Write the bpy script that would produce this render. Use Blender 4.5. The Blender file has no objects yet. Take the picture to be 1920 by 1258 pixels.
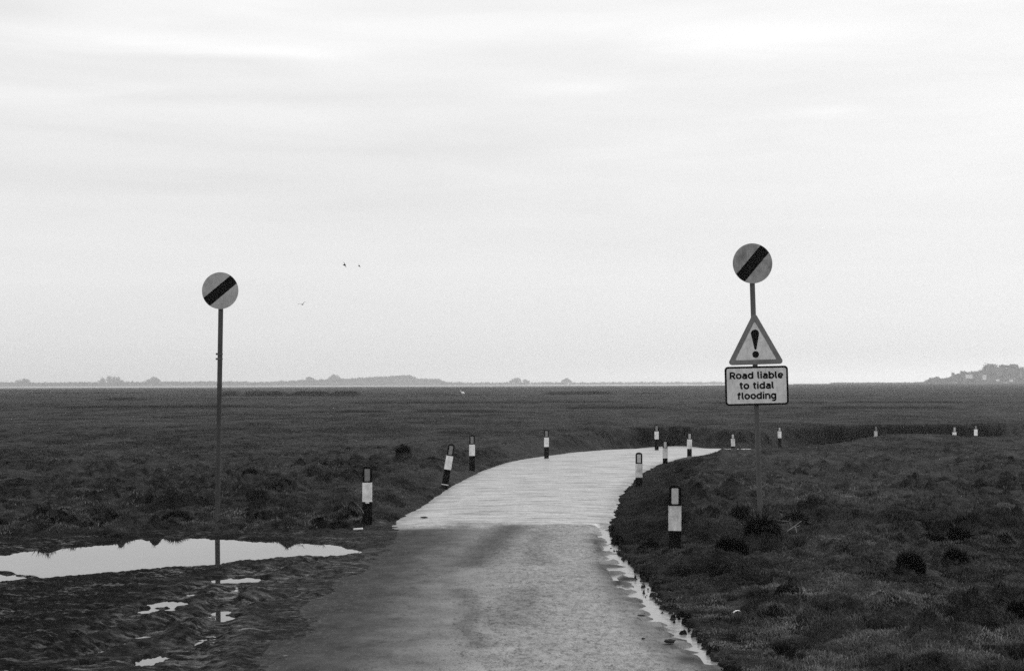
import bpy, bmesh, math, random
import numpy as np
from mathutils import Matrix, Vector
R = math.radians
SC = bpy.context.scene
COL = SC.collection
rng = np.random.RandomState(7)
random.seed(7)

# ------------------------------------------------------------------ camera
CAM_H = 2.27
FPX = 2667.0                      # focal length in pixels of the 1920 wide photograph (50 mm lens)
PITCH = math.atan(88.5 / FPX)
ROLL = -math.atan(7.0 / 1920)
cam_d = bpy.data.cameras.new('camera')
cam_d.lens = 50.0
cam_d.sensor_width = 36.0
cam_d.clip_start = 0.1
cam_d.clip_end = 40000
cam = bpy.data.objects.new('camera', cam_d)
COL.objects.link(cam)
CAM_M = Matrix.Translation((0, 0, CAM_H)) @ Matrix.Rotation(math.pi / 2 + PITCH, 4, 'X') @ Matrix.Rotation(ROLL, 4, 'Z')
cam.matrix_world = CAM_M
SC.camera = cam

# ------------------------------------------------------------------ render settings
SC.view_settings.view_transform = 'Standard'
SC.view_settings.look = 'None'
SC.view_settings.exposure = 0.0
SC.view_settings.gamma = 1.0
SC.view_settings.use_curve_mapping = False
SC.cycles.use_denoising = False
SC.cycles.volume_bounces = 3
SC.cycles.max_bounces = 6
SC.cycles.diffuse_bounces = 3
SC.cycles.glossy_bounces = 3

# ------------------------------------------------------------------ sky and sun
SUN_EL, SUN_AZ = R(32), R(30)     # azimuth from +Y (the view direction), negative = to the left
world = bpy.data.worlds.new("World")
SC.world = world
world.use_nodes = True


class NT:
    """short helper round a node tree"""
    def __init__(self, tree):
        self.t = tree
        self.t.nodes.clear()

    def n(self, kind, **kw):
        nd = self.t.nodes.new(kind)
        for k, v in kw.items():
            setattr(nd, k, v)
        return nd

    def link(self, a, b):
        self.t.links.new(a, b)

    def put(self, sock, v):
        if hasattr(v, 'is_output'):
            self.link(v, sock)
        else:
            sock.default_value = v

    def m(self, op, a, b=0.0, c=None, clamp=False):
        nd = self.n('ShaderNodeMath', operation=op)
        nd.use_clamp = clamp
        self.put(nd.inputs[0], a)
        self.put(nd.inputs[1], b)
        if c is not None:
            self.put(nd.inputs[2], c)
        return nd.outputs[0]

    def mapr(self, v, a, b, c=0.0, d=1.0, smooth=False):
        nd = self.n('ShaderNodeMapRange')
        nd.interpolation_type = 'SMOOTHSTEP' if smooth else 'LINEAR'
        self.put(nd.inputs[0], v)
        for i, q in enumerate((a, b, c, d)):
            self.put(nd.inputs[1 + i], q)
        return nd.outputs[0]

    def mix(self, f, a, b):          # float mix
        nd = self.n('ShaderNodeMix')
        self.put(nd.inputs[0], f)
        self.put(nd.inputs[2], a)
        self.put(nd.inputs[3], b)
        return nd.outputs[0]

    def noise(self, vec, scale, detail=4.0, rough=0.55, dist=0.0):
        nd = self.n('ShaderNodeTexNoise')
        if vec is not None:
            self.link(vec, nd.inputs['Vector'])
        nd.inputs['Scale'].default_value = scale
        nd.inputs['Detail'].default_value = detail
        nd.inputs['Roughness'].default_value = rough
        nd.inputs['Distortion'].default_value = dist
        return nd.outputs[0]

    def attr(self, name):
        return self.n('ShaderNodeAttribute', attribute_name=name).outputs['Fac']

    def comb(self, x=0.0, y=0.0, z=0.0):
        nd = self.n('ShaderNodeCombineXYZ')
        for i, q in enumerate((x, y, z)):
            self.put(nd.inputs[i], q)
        return nd.outputs[0]

    def mapping(self, vec, scale=(1, 1, 1), rot=(0, 0, 0), loc=(0, 0, 0)):
        nd = self.n('ShaderNodeMapping')
        self.link(vec, nd.inputs[0])
        nd.inputs['Scale'].default_value = scale
        nd.inputs['Rotation'].default_value = rot
        nd.inputs['Location'].default_value = loc
        return nd.outputs[0]


w = NT(world.node_tree)
geo = w.n('ShaderNodeTexCoord')
sep = w.n('ShaderNodeSeparateXYZ')
w.link(geo.outputs['Generated'], sep.inputs[0])
dx, dy, dz = sep.outputs
az = w.m('ARCTAN2', dx, dy)
el = w.m('MAXIMUM', w.m('ARCSINE', dz), 0.0)
sky = w.n('ShaderNodeTexSky', sky_type='NISHITA')
sky.sun_disc = False
sky.sun_elevation = SUN_EL
sky.sun_rotation = SUN_AZ
sky.air_density = 2.0
sky.dust_density = 4.0
bw = w.n('ShaderNodeRGBToBW')
w.link(sky.outputs[0], bw.inputs[0])
# overcast deck: dimmer ahead, brightened out of view behind to lift signs and posts
front = w.mapr(dy, -0.6, 1.0, 0.0, 1.0, True)
lowf = w.mapr(el, 0.0, 1.1, 1.0, 0.0, True)
deck = w.m('ADD', w.m('MULTIPLY', w.m('MULTIPLY', front, w.mix(lowf, 0.62, 1.0)), -0.9), 9.5)
# soft layered streaks
sv = w.comb(w.m('MULTIPLY', az, 1.6), w.m('MULTIPLY', el, 13.0), 3.1)
s1 = w.noise(sv, 1.5, 5, 0.5, 0.4)
sv2 = w.comb(w.m('MULTIPLY', az, 5.0), w.m('MULTIPLY', el, 40.0), 7.7)
s2 = w.noise(sv2, 1.2, 4, 0.55, 0.6)
fade = w.mapr(el, 0.03, 0.2, 0.25, 1.0, True)
tex = w.m('ADD', w.m('MULTIPLY', w.m('SUBTRACT', s1, 0.5), 2.6), w.m('MULTIPLY', w.m('SUBTRACT', s2, 0.5), 1.5))
deck = w.m('ADD', deck, w.m('MULTIPLY', tex, fade))


def streak(a0, e0, sa, se, amp):
    u = w.m('DIVIDE', w.m('SUBTRACT', az, a0), sa)
    wob = w.m('MULTIPLY', w.m('SUBTRACT', s2, 0.5), se * 2.2)
    v = w.m('DIVIDE', w.m('ADD', w.m('SUBTRACT', el, e0), wob), se)
    q = w.m('ADD', w.m('MULTIPLY', u, u), w.m('MULTIPLY', v, v))
    return w.m('MULTIPLY', w.m('EXPONENT', w.m('MULTIPLY', q, -1.0)), amp)


for a0, e0, sa, se, amp in ((-.275, .232, .075, .0065, .95), (-.17, .228, .055, .005, .8), (-.25, .240, .12, .014, .35), (.04, .205, .045, .005, .7),
                            (.165, .236, .07, .008, 0.9), (.22, .184, .03, .004, .7), (-.2, .262, .09, .012, .9),
                            (-.36, .247, .05, .008, -.6), (.0, .25, .3, .02, .35)):
    deck = w.m('ADD', deck, streak(a0, e0, sa, se, amp))
val = w.mix(0.95, bw.outputs[0], deck)
bg = w.n('ShaderNodeBackground')
w.link(val, bg.inputs[0])
bg.inputs[1].default_value = 0.1
wo = w.n('ShaderNodeOutputWorld')
w.link(bg.outputs[0], wo.inputs[0])

sun_d = bpy.data.lights.new('sun', 'SUN')
sun_d.energy = 1.2
sun_d.angle = R(11)
sun = bpy.data.objects.new('sun', sun_d)
sd_ = Vector((math.sin(SUN_AZ) * math.cos(SUN_EL), math.cos(SUN_AZ) * math.cos(SUN_EL), math.sin(SUN_EL)))
sun.rotation_euler = sd_.to_track_quat('Z', 'Y').to_euler()
sun.location = (0, 0, 50)
COL.objects.link(sun)

# ------------------------------------------------------------------ helpers
_M3 = np.array(CAM_M.to_3x3())


def ray(px, py):
    v = _M3 @ np.array([(px - 960) / FPX, (629 - py) / FPX, -1.0])
    return v


def at_y(px, py, dist):
    """world point on the sight line of a photograph pixel at that distance along Y"""
    v = ray(px, py)
    t = dist / v[1]
    return np.array([0, 0, CAM_H]) + v * t


def at_z(px, py, zf=0.0):
    """world point where the sight line meets the height zf (number or function of y)"""
    v = ray(px, py)
    z = zf if not callable(zf) else 0.0
    for _ in range(30):
        t = (z - CAM_H) / v[2]
        p = np.array([0, 0, CAM_H]) + v * t
        if not callable(zf):
            break
        z = 0.5 * z + 0.5 * zf(p[1])
    return p


def sstep(a, b, x):
    t = np.clip((x - a) / (b - a), 0, 1)
    return t * t * (3 - 2 * t)


_perm = np.random.RandomState(3).permutation(256)
_perm = np.concatenate([_perm, _perm, _perm])
_ga = np.random.RandomState(4).rand(256) * 2 * np.pi
_gx, _gy = np.cos(_ga), np.sin(_ga)


def perlin(x, y):
    xi = np.floor(x).astype(np.int64)
    yi = np.floor(y).astype(np.int64)
    xf, yf = x - xi, y - yi
    xi &= 255
    yi &= 255
    u = xf * xf * xf * (xf * (xf * 6 - 15) + 10)
    v = yf * yf * yf * (yf * (yf * 6 - 15) + 10)

    def g(ix, iy, fx, fy):
        h = _perm[_perm[ix] + iy]
        return _gx[h] * fx + _gy[h] * fy
    n00 = g(xi, yi, xf, yf)
    n10 = g((xi + 1) & 255, yi, xf - 1, yf)
    n01 = g(xi, (yi + 1) & 255, xf, yf - 1)
    n11 = g((xi + 1) & 255, (yi + 1) & 255, xf - 1, yf - 1)
    return ((n00 * (1 - u) + n10 * u) * (1 - v) + (n01 * (1 - u) + n11 * u) * v) * 1.5


def fbm(x, y, sc, oc=4, off=0.0, gain=0.5):
    out = np.zeros_like(x)
    a, f, tot = 1.0, 1.0 / sc, 0.0
    for i in range(oc):
        out += a * perlin(x * f + off + 17.3 * i, y * f - off * 1.7 + 5.1 * i)
        tot += a
        a *= gain
        f *= 2.03
    return out / tot


def pl_dist(px_, py_, pts):
    """distance of points to a polyline, and the parameter (index + fraction) of the nearest point"""
    best = np.full(px_.shape, 1e9)
    par = np.zeros(px_.shape)
    for i in range(len(pts) - 1):
        ax, ay = pts[i][:2]
        bx, by = pts[i + 1][:2]
        ex, ey = bx - ax, by - ay
        L = ex * ex + ey * ey
        t = np.clip(((px_ - ax) * ex + (py_ - ay) * ey) / L, 0, 1)
        d = np.hypot(px_ - ax - t * ex, py_ - ay - t * ey)
        m = d < best
        best = np.where(m, d, best)
        par = np.where(m, i + t, par)
    return best, par


def inside(px_, py_, poly):
    r = np.zeros(px_.shape, bool)
    n = len(poly)
    for i in range(n):
        ax, ay = poly[i][:2]
        bx, by = poly[(i + 1) % n][:2]
        if ay == by:
            continue
        c = ((ay > py_) != (by > py_)) & (px_ < (bx - ax) * (py_ - ay) / (by - ay) + ax)
        r ^= c
    return r


def poly_sd(px_, py_, poly):
    d, _ = pl_dist(px_, py_, list(poly) + [poly[0]])
    return np.where(inside(px_, py_, poly), -d, d)


def smooth_line(pts, n=6):
    """Catmull-Rom through the points"""
    P = [np.array(p, float) for p in pts]
    P = [2 * P[0] - P[1]] + P + [2 * P[-1] - P[-2]]
    out = []
    for i in range(1, len(P) - 2):
        for k in range(n):
            t = k / n
            a, b, c, d = P[i - 1], P[i], P[i + 1], P[i + 2]
            out.append(0.5 * (2 * b + (c - a) * t + (2 * a - 5 * b + 4 * c - d) * t * t + (3 * b - a - 3 * c + d) * t ** 3))
    out.append(P[-2])
    return out


def np_mesh(name, verts, faces, mats=None, attrs=None, smooth=True, parent=None):
    verts = np.asarray(verts, np.float32)
    faces = np.asarray(faces, np.int32)
    k = faces.shape[1]
    me = bpy.data.meshes.new(name)
    me.vertices.add(len(verts))
    me.vertices.foreach_set('co', verts.ravel())
    me.loops.add(faces.size)
    me.loops.foreach_set('vertex_index', faces.ravel())
    me.polygons.add(len(faces))
    me.polygons.foreach_set('loop_start', np.arange(0, faces.size, k, dtype=np.int32))
    me.update(calc_edges=True)
    me.polygons.foreach_set('use_smooth', np.full(len(faces), smooth))
    for an, av in (attrs or {}).items():
        a = me.attributes.new(an, 'FLOAT', 'POINT')
        a.data.foreach_set('value', np.asarray(av, np.float32))
    if mats:
        me.materials.append(mats)
    o = bpy.data.objects.new(name, me)
    COL.objects.link(o)
    if parent:
        o.parent = parent
    return o


def bm_obj(name, bm, mat, parent=None, smooth=False):
    me = bpy.data.meshes.new(name)
    bm.normal_update()
    bm.to_mesh(me)
    bm.free()
    if smooth:
        for p in me.polygons:
            p.use_smooth = True
    if mat:
        me.materials.append(mat)
    o = bpy.data.objects.new(name, me)
    COL.objects.link(o)
    if parent:
        o.parent = parent
    return o


def tag(o, label=None, cat=None, group=None, kind=None):
    if label:
        o['label'] = label
    if cat:
        o['category'] = cat
    if group:
        o['group'] = group
    if kind:
        o['kind'] = kind
    return o


def empty(name, loc, label, cat, group=None):
    o = bpy.data.objects.new(name, None)
    COL.objects.link(o)
    o.location = loc
    o.empty_display_size = 0.2
    return tag(o, label, cat, group)


def grey(v):
    return (v, v, v, 1.0)


def mat_simple(name, lo, hi, scale=8.0, rough=0.6, spec=0.4, bump=0.0, bscale=60, stretch=(1, 1, 1), metallic=0.0, dirt=0.0):
    """grey procedural paint / metal / wood with soft wear"""
    m = bpy.data.materials.new(name)
    m.use_nodes = True
    t = NT(m.node_tree)
    tc = t.n('ShaderNodeTexCoord')
    v = t.mapping(tc.outputs['Object'], scale=stretch)
    n = t.noise(v, scale, 6, 0.6)
    col = t.mapr(n, 0.3, 0.7, lo, hi)
    if dirt:
        oi = t.n('ShaderNodeObjectInfo').outputs['Random']
        off = t.comb(t.m('MULTIPLY', oi, 37.0), t.m('MULTIPLY', oi, 19.0), t.m('MULTIPLY', oi, 53.0))
        va = t.n('ShaderNodeVectorMath', operation='ADD')
        t.link(tc.outputs['Object'], va.inputs[0])
        t.link(off, va.inputs[1])
        runs = t.mapr(t.noise(t.mapping(va.outputs[0], (1, 1, .16)), 26.0, 5, .65), .5, .68, 0., 1.)
        spots = t.mapr(t.noise(va.outputs[0], 42.0, 4, .6), .6, .68, 0., 1.)
        blot = t.mapr(t.noise(va.outputs[0], 6.0, 5, .65), .46, .66, 0., 1.)
        dk = t.m('MULTIPLY', t.m('MAXIMUM', t.m('MAXIMUM', runs, spots), blot), dirt)
        col = t.mix(dk, col, t.m('MULTIPLY', col, .22))
    p = t.n('ShaderNodeBsdfPrincipled')
    t.link(col, p.inputs['Base Color'])
    t.link(t.mapr(n, 0.3, 0.7, rough + 0.1, rough - 0.08), p.inputs['Roughness'])
    p.inputs['Specular IOR Level'].default_value = spec
    p.inputs['Metallic'].default_value = metallic
    if bump:
        b = t.n('ShaderNodeBump')
        b.inputs['Strength'].default_value = bump
        b.inputs['Distance'].default_value = 0.01
        t.link(t.noise(v, bscale, 5, 0.6), b.inputs['Height'])
        t.link(b.outputs[0], p.inputs['Normal'])
    o = t.n('ShaderNodeOutputMaterial')
    t.link(p.outputs[0], o.inputs[0])
    return m


# ------------------------------------------------------------------ the road's course
def road_z(y):
    return np.interp(y, [0, 23, 32, 42, 52, 58, 64, 200], [0, 0, -.10, -.2, -.3, -.5, -.72, -.75])


def rz(y):
    return float(road_z(y))


L_px = [(430, 1258), (500, 1190), (560, 1130), (640, 1060), (690, 1020), (742, 976), (800, 943), (840, 914), (870, 899), (905, 882),
        (950, 867), (1000, 858), (1060, 850), (1130, 844), (1200, 840), (1290, 836.5)]
R_px = [(1350, 1240), (1262, 1160), (1203, 1090), (1165, 1040), (1142, 1004), (1150, 978), (1155, 960), (1163, 940), (1170, 924),
        (1190, 902), (1215, 882), (1255, 866), (1300, 857)]
L_w = [tuple(at_z(x, y, rz)[:2]) for x, y in L_px]
R_w = [tuple(at_z(x, y, rz)[:2]) for x, y in R_px]
L_w = [(-2.6, -30), (-2.6, 5)] + L_w + [(9.6, 60.5), (13.5, 66.0), (18, 69.0), (26, 70.2), (45, 71), (90, 71)]
R_w = [(2.2, -30), (2.0, 5), (1.75, 9)] + R_w + [(8.6, 52.0), (11.2, 57.0), (15, 60.6), (20, 62.4), (28, 63.5), (45, 64), (90, 64)]
L_s, R_s = smooth_line(L_w, 4), smooth_line(R_w, 4)
ROAD_POLY = [tuple(p) for p in L_s] + [tuple(p) for p in reversed(R_s)]

G_px = [(1128, 984), (1143, 1020), (1160, 1052), (1187, 1085), (1215, 1122), (1250, 1158), (1285, 1190), (1330, 1228), (1400, 1290)]
GUT = smooth_line([tuple(at_z(x, y, 0)[:2]) for x, y in G_px], 4)
GUT_W = np.interp(np.arange(len(GUT)), np.linspace(0, len(GUT) - 1, 9), [.10, .13, .16, .22, .17, .16, .10, .07, .05])

M_px = [(-900, 1010), (0, 1004), (120, 1003), (250, 996), (400, 994), (560, 997), (640, 990), (700, 984), (745, 978), (720, 1000), (1000, 1400), (-900, 1400)]
MUD = [tuple(at_z(x, y, 0)[:2]) for x, y in M_px]
P_px = [(-700, 1050), (0, 1036), (70, 1024), (190, 1016), (260, 1007), (330, 1003), (420, 1006), (520, 1010), (600, 1015), (650, 1022), (700, 1031), (650, 1035), (600, 1039), (520, 1043),
        (440, 1049), (350, 1056), (270, 1062), (170, 1073), (90, 1079), (0, 1084), (-700, 1130)]
POND = [tuple(at_z(x, y, 0)[:2]) for x, y in P_px]
# small puddles in the mud: centre x, y, half width x, half height y (photograph pixels)
SMALL = [(440, 1083, 52, 5), (396, 1084, 10, 3), (300, 1127, 22, 7), (276, 1139, 20, 5), (335, 1128, 18, 5), (313, 1139, 20, 4), (370, 1110, 14, 3),
         (415, 1143, 14, 4), (425, 1153, 18, 5), (378, 1151, 14, 3), (275, 1175, 22, 3), (272, 1188, 22, 3), (284, 1231, 25, 11), (195, 1216, 10, 4),
         (10, 1262, 100, 14), (672, 989, 9, 1.6), (160, 1240, 16, 3), (268, 1208, 8, 2)]
RUTS = [[(640, 1036), (560, 1055), (470, 1076), (425, 1098), (410, 1125), (395, 1165), (350, 1215), (300, 1290)],
        [(600, 1066), (520, 1085), (455, 1092), (436, 1120), (425, 1160), (395, 1215), (350, 1290)],
        [(470, 1066), (390, 1095), (330, 1120), (270, 1145), (180, 1180), (60, 1215)],
        [(560, 1110), (470, 1130), (380, 1150), (290, 1180), (150, 1225)]]
RUTS = [smooth_line([tuple(at_z(x, y, 0)[:2]) for x, y in r], 4) for r in RUTS]
WATER_Z = -0.035
SPIT = [tuple(at_z(x, y, 0)[:2]) for x, y in ((-60, 1054), (-30, 1061), (0, 1068), (30, 1072), (64, 1077))]


def small_puddles(x, y):
    d = np.full(x.shape, 9.0)
    for cx, cy, hx, hy in SMALL:
        hx, hy = hx * .95, hy * .95
        c = at_z(cx, cy, 0)
        a = at_z(cx + hx, cy, 0)[0] - c[0]
        b = 0.5 * abs(at_z(cx, cy - hy, 0)[1] - at_z(cx, cy + hy, 0)[1])
        q = np.hypot((x - c[0]) / a, (y - c[1]) / b)
        d = np.minimum(d, q)
    return d


def gutter_mask(x, y):
    dg, pg = pl_dist(x, y, GUT)
    gw = np.interp(pg, np.arange(len(GUT)), GUT_W) * 1.05
    gw = gw * (1 + 1.2 * fbm(x, y, 0.3, 3, 66.0)) + 0.08 * fbm(x * .6, y, .12, 3, 67., .6)
    k = sstep(gw + 0.07, gw - 0.01, dg) * (y < 24)
    return k * sstep(.34, .2, fbm(x * .8, y, .10, 3, 68., .6) + .25 * (dg / np.maximum(gw, .03) - .4))


def terrain(x, y):
    """height and surface masks of the marsh at world points"""
    r = np.hypot(x, y)
    dl, _ = pl_dist(x, y, L_s)
    dr, _ = pl_dist(x, y, R_s)
    ins = inside(x, y, ROAD_POLY)
    sd = np.where(ins, -np.minimum(dl, dr), np.minimum(dl, dr))
    right = (dr < dl)
    zr = road_z(y + 0.0)
    zr = np.where((x > 12) & (y > 55), np.minimum(zr, -.6), zr)
    near = sstep(90, 45, r)
    # marsh level
    zl = np.interp(y, [0, 20, 24, 40, 70], [0.03, 0.04, 0.10, 0.14, 0.16])
    zR = np.interp(y, [0, 12, 16, 22, 45, 52, 60, 75], [0.05, 0.07, 0.17, 0.24, 0.17, 0.06, .0, 0.10])
    zm = np.where(right, zR, zl)
    zm = zm + 0.31 * np.exp(-((x - 14.2) / 2.7) ** 2 - ((y - 52) / 3.0) ** 2) * right
    zm = zm + 0.10 * np.exp(-((x - 19.5) / 2.4) ** 2 - ((y - 53) / 3.0) ** 2) * right
    zm = zm + 0.14 * np.exp(-((x - 2.05) / .6) ** 2 - ((y - 17.2) / .9) ** 2) * right
    far = sstep(60, 110, r)
    zm = zm * (1 - far) + 0.17 * far
    hum = fbm(x, y, 2.6, 3, 3.0)
    hum2 = fbm(x, y, 0.75, 3, 9.0)
    big = fbm(x, y, 14.0, 3, 21.0)
    tus = np.clip(fbm(x, y, 0.9, 2, 31.0) - 0.12, 0, 1) * sstep(-.15, .35, fbm(x, y, 5.0, 2, 41.0))
    tus2 = np.clip(fbm(x, y, 0.42, 2, 61.0) - 0.1, 0, 1) * sstep(-.25, .3, fbm(x, y, 3.0, 2, 71.0))
    nearf = sstep(75, 30, r)
    hol = sstep(.16, .34, fbm(x * .8, y * 1.15, .5, 3, 131.0, .55) + .22 * fbm(x, y, 3.5, 2, 141.))
    # mud on the left
    msd = poly_sd(x, y, MUD)
    msd = msd + 0.35 * fbm(x, y, 1.1, 3, 51.0)
    mud = sstep(0.25, -0.35, msd) * (sd > -0.6)
    nf2 = sstep(52, 34, r) + .25 * sstep(75, 40, r) * (sstep(52, 34, r) < .5)
    grass = (0.12 * hum + 0.15 * hum2 + .05 * fbm(x, y * .9, .28, 2, 10.)) * (0.3 + 0.7 * nf2) + ((0.50 - .26 * right) * tus + 0.38 * tus2 - .18 * hol) * nf2 + 0.05 * big * (right == 0)
    # the flooded way through the right of the pool
    rid = 1 - np.abs(fbm(x * 0.45, y, 0.42, 3, 82.0, 0.55)) * 2.6
    mudn = (0.018 * fbm(x * 0.4, y, 0.8, 3, 81.0, 0.55) + 0.012 * (rid - .5) + 0.030 * fbm(x * .5, y, 0.13, 3, 91.0, .65)) * sstep(.15, 1.6, dl)
    mudn = mudn + .030 * (.4 - np.abs(fbm(x * .6, y, .09, 3, 95., .65)) * 1.6) * sstep(.0, .8, dl)
    # gentle rise and dip across the rutted ground
    psd = poly_sd(x, y, POND) + 0.30 * fbm(x * .8, y, 0.36, 5, 15.0, 0.7) + 0.18 * fbm(x, y, 2.0, 2, 25.0)
    zmud = 0.0 + mudn
    rut = np.zeros_like(x)
    for q in RUTS:
        dq, pq = pl_dist(x, y, q)
        dq = dq + 0.05 * fbm(x, y, 0.3, 2, 33.0)
        seg = np.hypot(np.diff([p[0] for p in q]), np.diff([p[1] for p in q]))
        lq = np.interp(pq, np.arange(len(q)), np.concatenate([[0], np.cumsum(seg)]))
        zmud = zmud + .014 * np.sin(lq / .13 * 2 * np.pi + dq * 14) * sstep(.17, .1, dq)
        zmud = zmud - 0.045 * np.exp(-(dq / 0.11) ** 2) + 0.025 * np.exp(-((dq - 0.25) / 0.09) ** 2)
        rut = np.maximum(rut, np.exp(-(dq / 0.22) ** 2))
    sp0 = small_puddles(x, y)
    zmud = WATER_Z + .016 + (zmud - WATER_Z - .016) * (.3 + .7 * sstep(1.2, 4, sp0))
    sp = sp0 + 0.9 * fbm(x * .6, y, 0.2, 4, 19.0, .65)
    zmud = np.where(psd < 0.5, zmud * (1 - sstep(.5, -.1, psd)) + (WATER_Z + 0.06 * sstep(-.1, .25, psd) - 0.025 + 0.012 * fbm(x, y, .2, 3, 44.) - .06 * sstep(0, -.6, psd)) * sstep(.5, -.1, psd), np.maximum(zmud, WATER_Z + 0.008 - .02 * rut * sstep(-.1, .3, fbm(x, y, 1.3, 2, 29.))))
    ds_, _ = pl_dist(x, y, SPIT)
    zmud = np.maximum(zmud, WATER_Z + .02 - .035 * (ds_ + .10 * fbm(x, y, .3, 3, 222., .6)) / .09)
    zmud = zmud - sstep(1.45, 1.1, sp) * (zmud - WATER_Z + 0.015)
    zg = zm + grass
    # banks down to the road
    wb = np.where(right, np.interp(y, [0, 14, 17.5, 20, 30, 44, 51, 58, 70], [1.8, 1.8, 1.5, 1.45, 1.6, 2.2, 5.5, 5.5, 2.4]), np.interp(y, [0, 24, 40, 55, 62, 70], [0.8, 1.0, 1.5, 1.5, 0.9, 0.6]))
    sdn = sd + 0.16 * fbm(x, y, 0.5, 3, 5.0) + 0.10 * fbm(x, y, 0.15, 2, 6.0) * nearf
    wb = wb * (1 + .3 * fbm(x, y, 1.6, 2, 201.) + .25 * sstep(55, 62, y) * fbm(x, y, .7, 2, 203.))
    t = sstep(0.0, 1.0, sdn / wb)
    edge = (0.05 - .035 * right * (y < 20)) * sstep(0.0, 0.12, sdn)
    zb = 0.12 * np.exp(-((x - 2.05) / .5) ** 2 - ((y - 17.5) / .8) ** 2) * right
    zg = zr + edge + zb + (zg - zr - 0.05) * t + (0.05 * hum2 + 0.03 * tus2) * sstep(.1, .5, sdn) * (1 - t)
    z = zg * (1 - mud) + zmud * mud
    # under the road
    lim = np.where(right | (y > 23.5), 0.0, -0.35)
    k = sstep(lim + 0.02, lim - 0.18, sdn)
    z = z * (1 - k) + (zr - 0.12) * k
    # water-filled gutter along the right edge
    kg = gutter_mask(x, y)
    z = z * (1 - kg) + np.minimum(z, WATER_Z - 0.02) * kg
    # creeks winding across the far marsh
    creek = np.zeros_like(x)
    for y0, x0, x1, w_, dep, s_ in ((246, -52, -27, 5, .75, 1.0), (252, 3, 17, 3.5, .5, 2.0), (190, -54, -49.5, 2.0, .3, 3.0), (262, 24, 30, 2, .3, 4.0),
                                    (268, -24, -12, 2.5, .3, 5.0), (330, -112, -86, 4, .5, 6.0), (116, 3, 12, 2.2, .28, 7.0), (112, 22, 34, 2.2, .25, 7.5), (104, -14, -2, 2.4, .3, 8.0),
                                    (140, 20, 44, 2, .25, 9.0), (90, 33, 60, 1.6, .3, 10.0), (128, -40, -24, 2.0, .28, 12.), (150, -20, 10, 2, .2, 13.)):
        yc = y0 + 2.5 * fbm(x, np.full_like(x, s_ * 7.7), 9.0, 2, s_) * (y0 / 250.0) ** 1.2
        e = sstep(x0 - 3, x0 + 1, x) * sstep(x1 + 3, x1 - 1, x)
        e = e * sstep(-.45, -.05, fbm(x, np.full_like(x, s_ * 3.3), 6.0, 2, s_ + 3))
        dep = dep * (1.1 if y0 in (246, 252, 190) else .55)
        sy = y - yc
        z = z + e * dep * 1.0 * sstep(-.6, .9, sy) * np.exp(-np.clip(sy, 0, None) / (7 * w_)) - e * dep * .4 * np.exp(-(sy / w_) ** 2) * (sy < 0)
        prof = e * sstep(-1.0 * w_, -.3 * w_, sy) * sstep(1.2, .7, sy)
        creek = np.maximum(creek, prof)
    # small dark hollows nearer by
    for hx, hy, hw, hd, dep in ((530, 820, 26, 1.6, .4), (110, 832, 22, 1.6, .4), (205, 812, 34, 2.0, .4), (760, 805, 60, 3, .2), (860, 838, 8, .5, .12), (930, 838, 8, .5, .12), (340, 840, 18, .9, .15)):
        c = at_z(hx, hy, 0.1)
        hw = hw * c[1] / FPX
        g_ = np.exp(-((x - c[0]) / hw) ** 2 - ((y - c[1]) / hd) ** 2)
        z = z - dep * g_
        creek = np.maximum(creek, g_ * .9)
    # the edge of the marsh towards the water
    a = np.arctan2(x, y)
    er = 680 + 760 * sstep(.10, .22, a) + 25 * fbm(a * 40, a * 0, 1.0, 3, 2.0)
    z = np.where(r > er, z - 2.6 * sstep(0, 14, r - er), z)
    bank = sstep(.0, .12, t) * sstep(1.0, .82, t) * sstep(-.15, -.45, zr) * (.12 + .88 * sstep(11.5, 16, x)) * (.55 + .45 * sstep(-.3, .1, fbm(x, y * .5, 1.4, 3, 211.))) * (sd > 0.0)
    tusm = np.clip(tus * (2.2 - 1.0 * right) + tus2 * 1.0 + .9 * hol * nf2, 0, 1)
    return dict(silt=sstep(2.2, .1, dl) * (right == 0) * (y < 24), z=z, sd=sd, sdn=sdn, mud=mud, psd=psd, sp=sp, kg=kg, bank=bank, creek=creek, tus=tusm, right=right, t=t, rut=rut, slope_dark=sstep(1.0, .85, t) * right * sstep(18.6, 20.5, y) * sstep(48, 40, y), hol=hol * nf2, r=r, edge=er - r)


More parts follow.
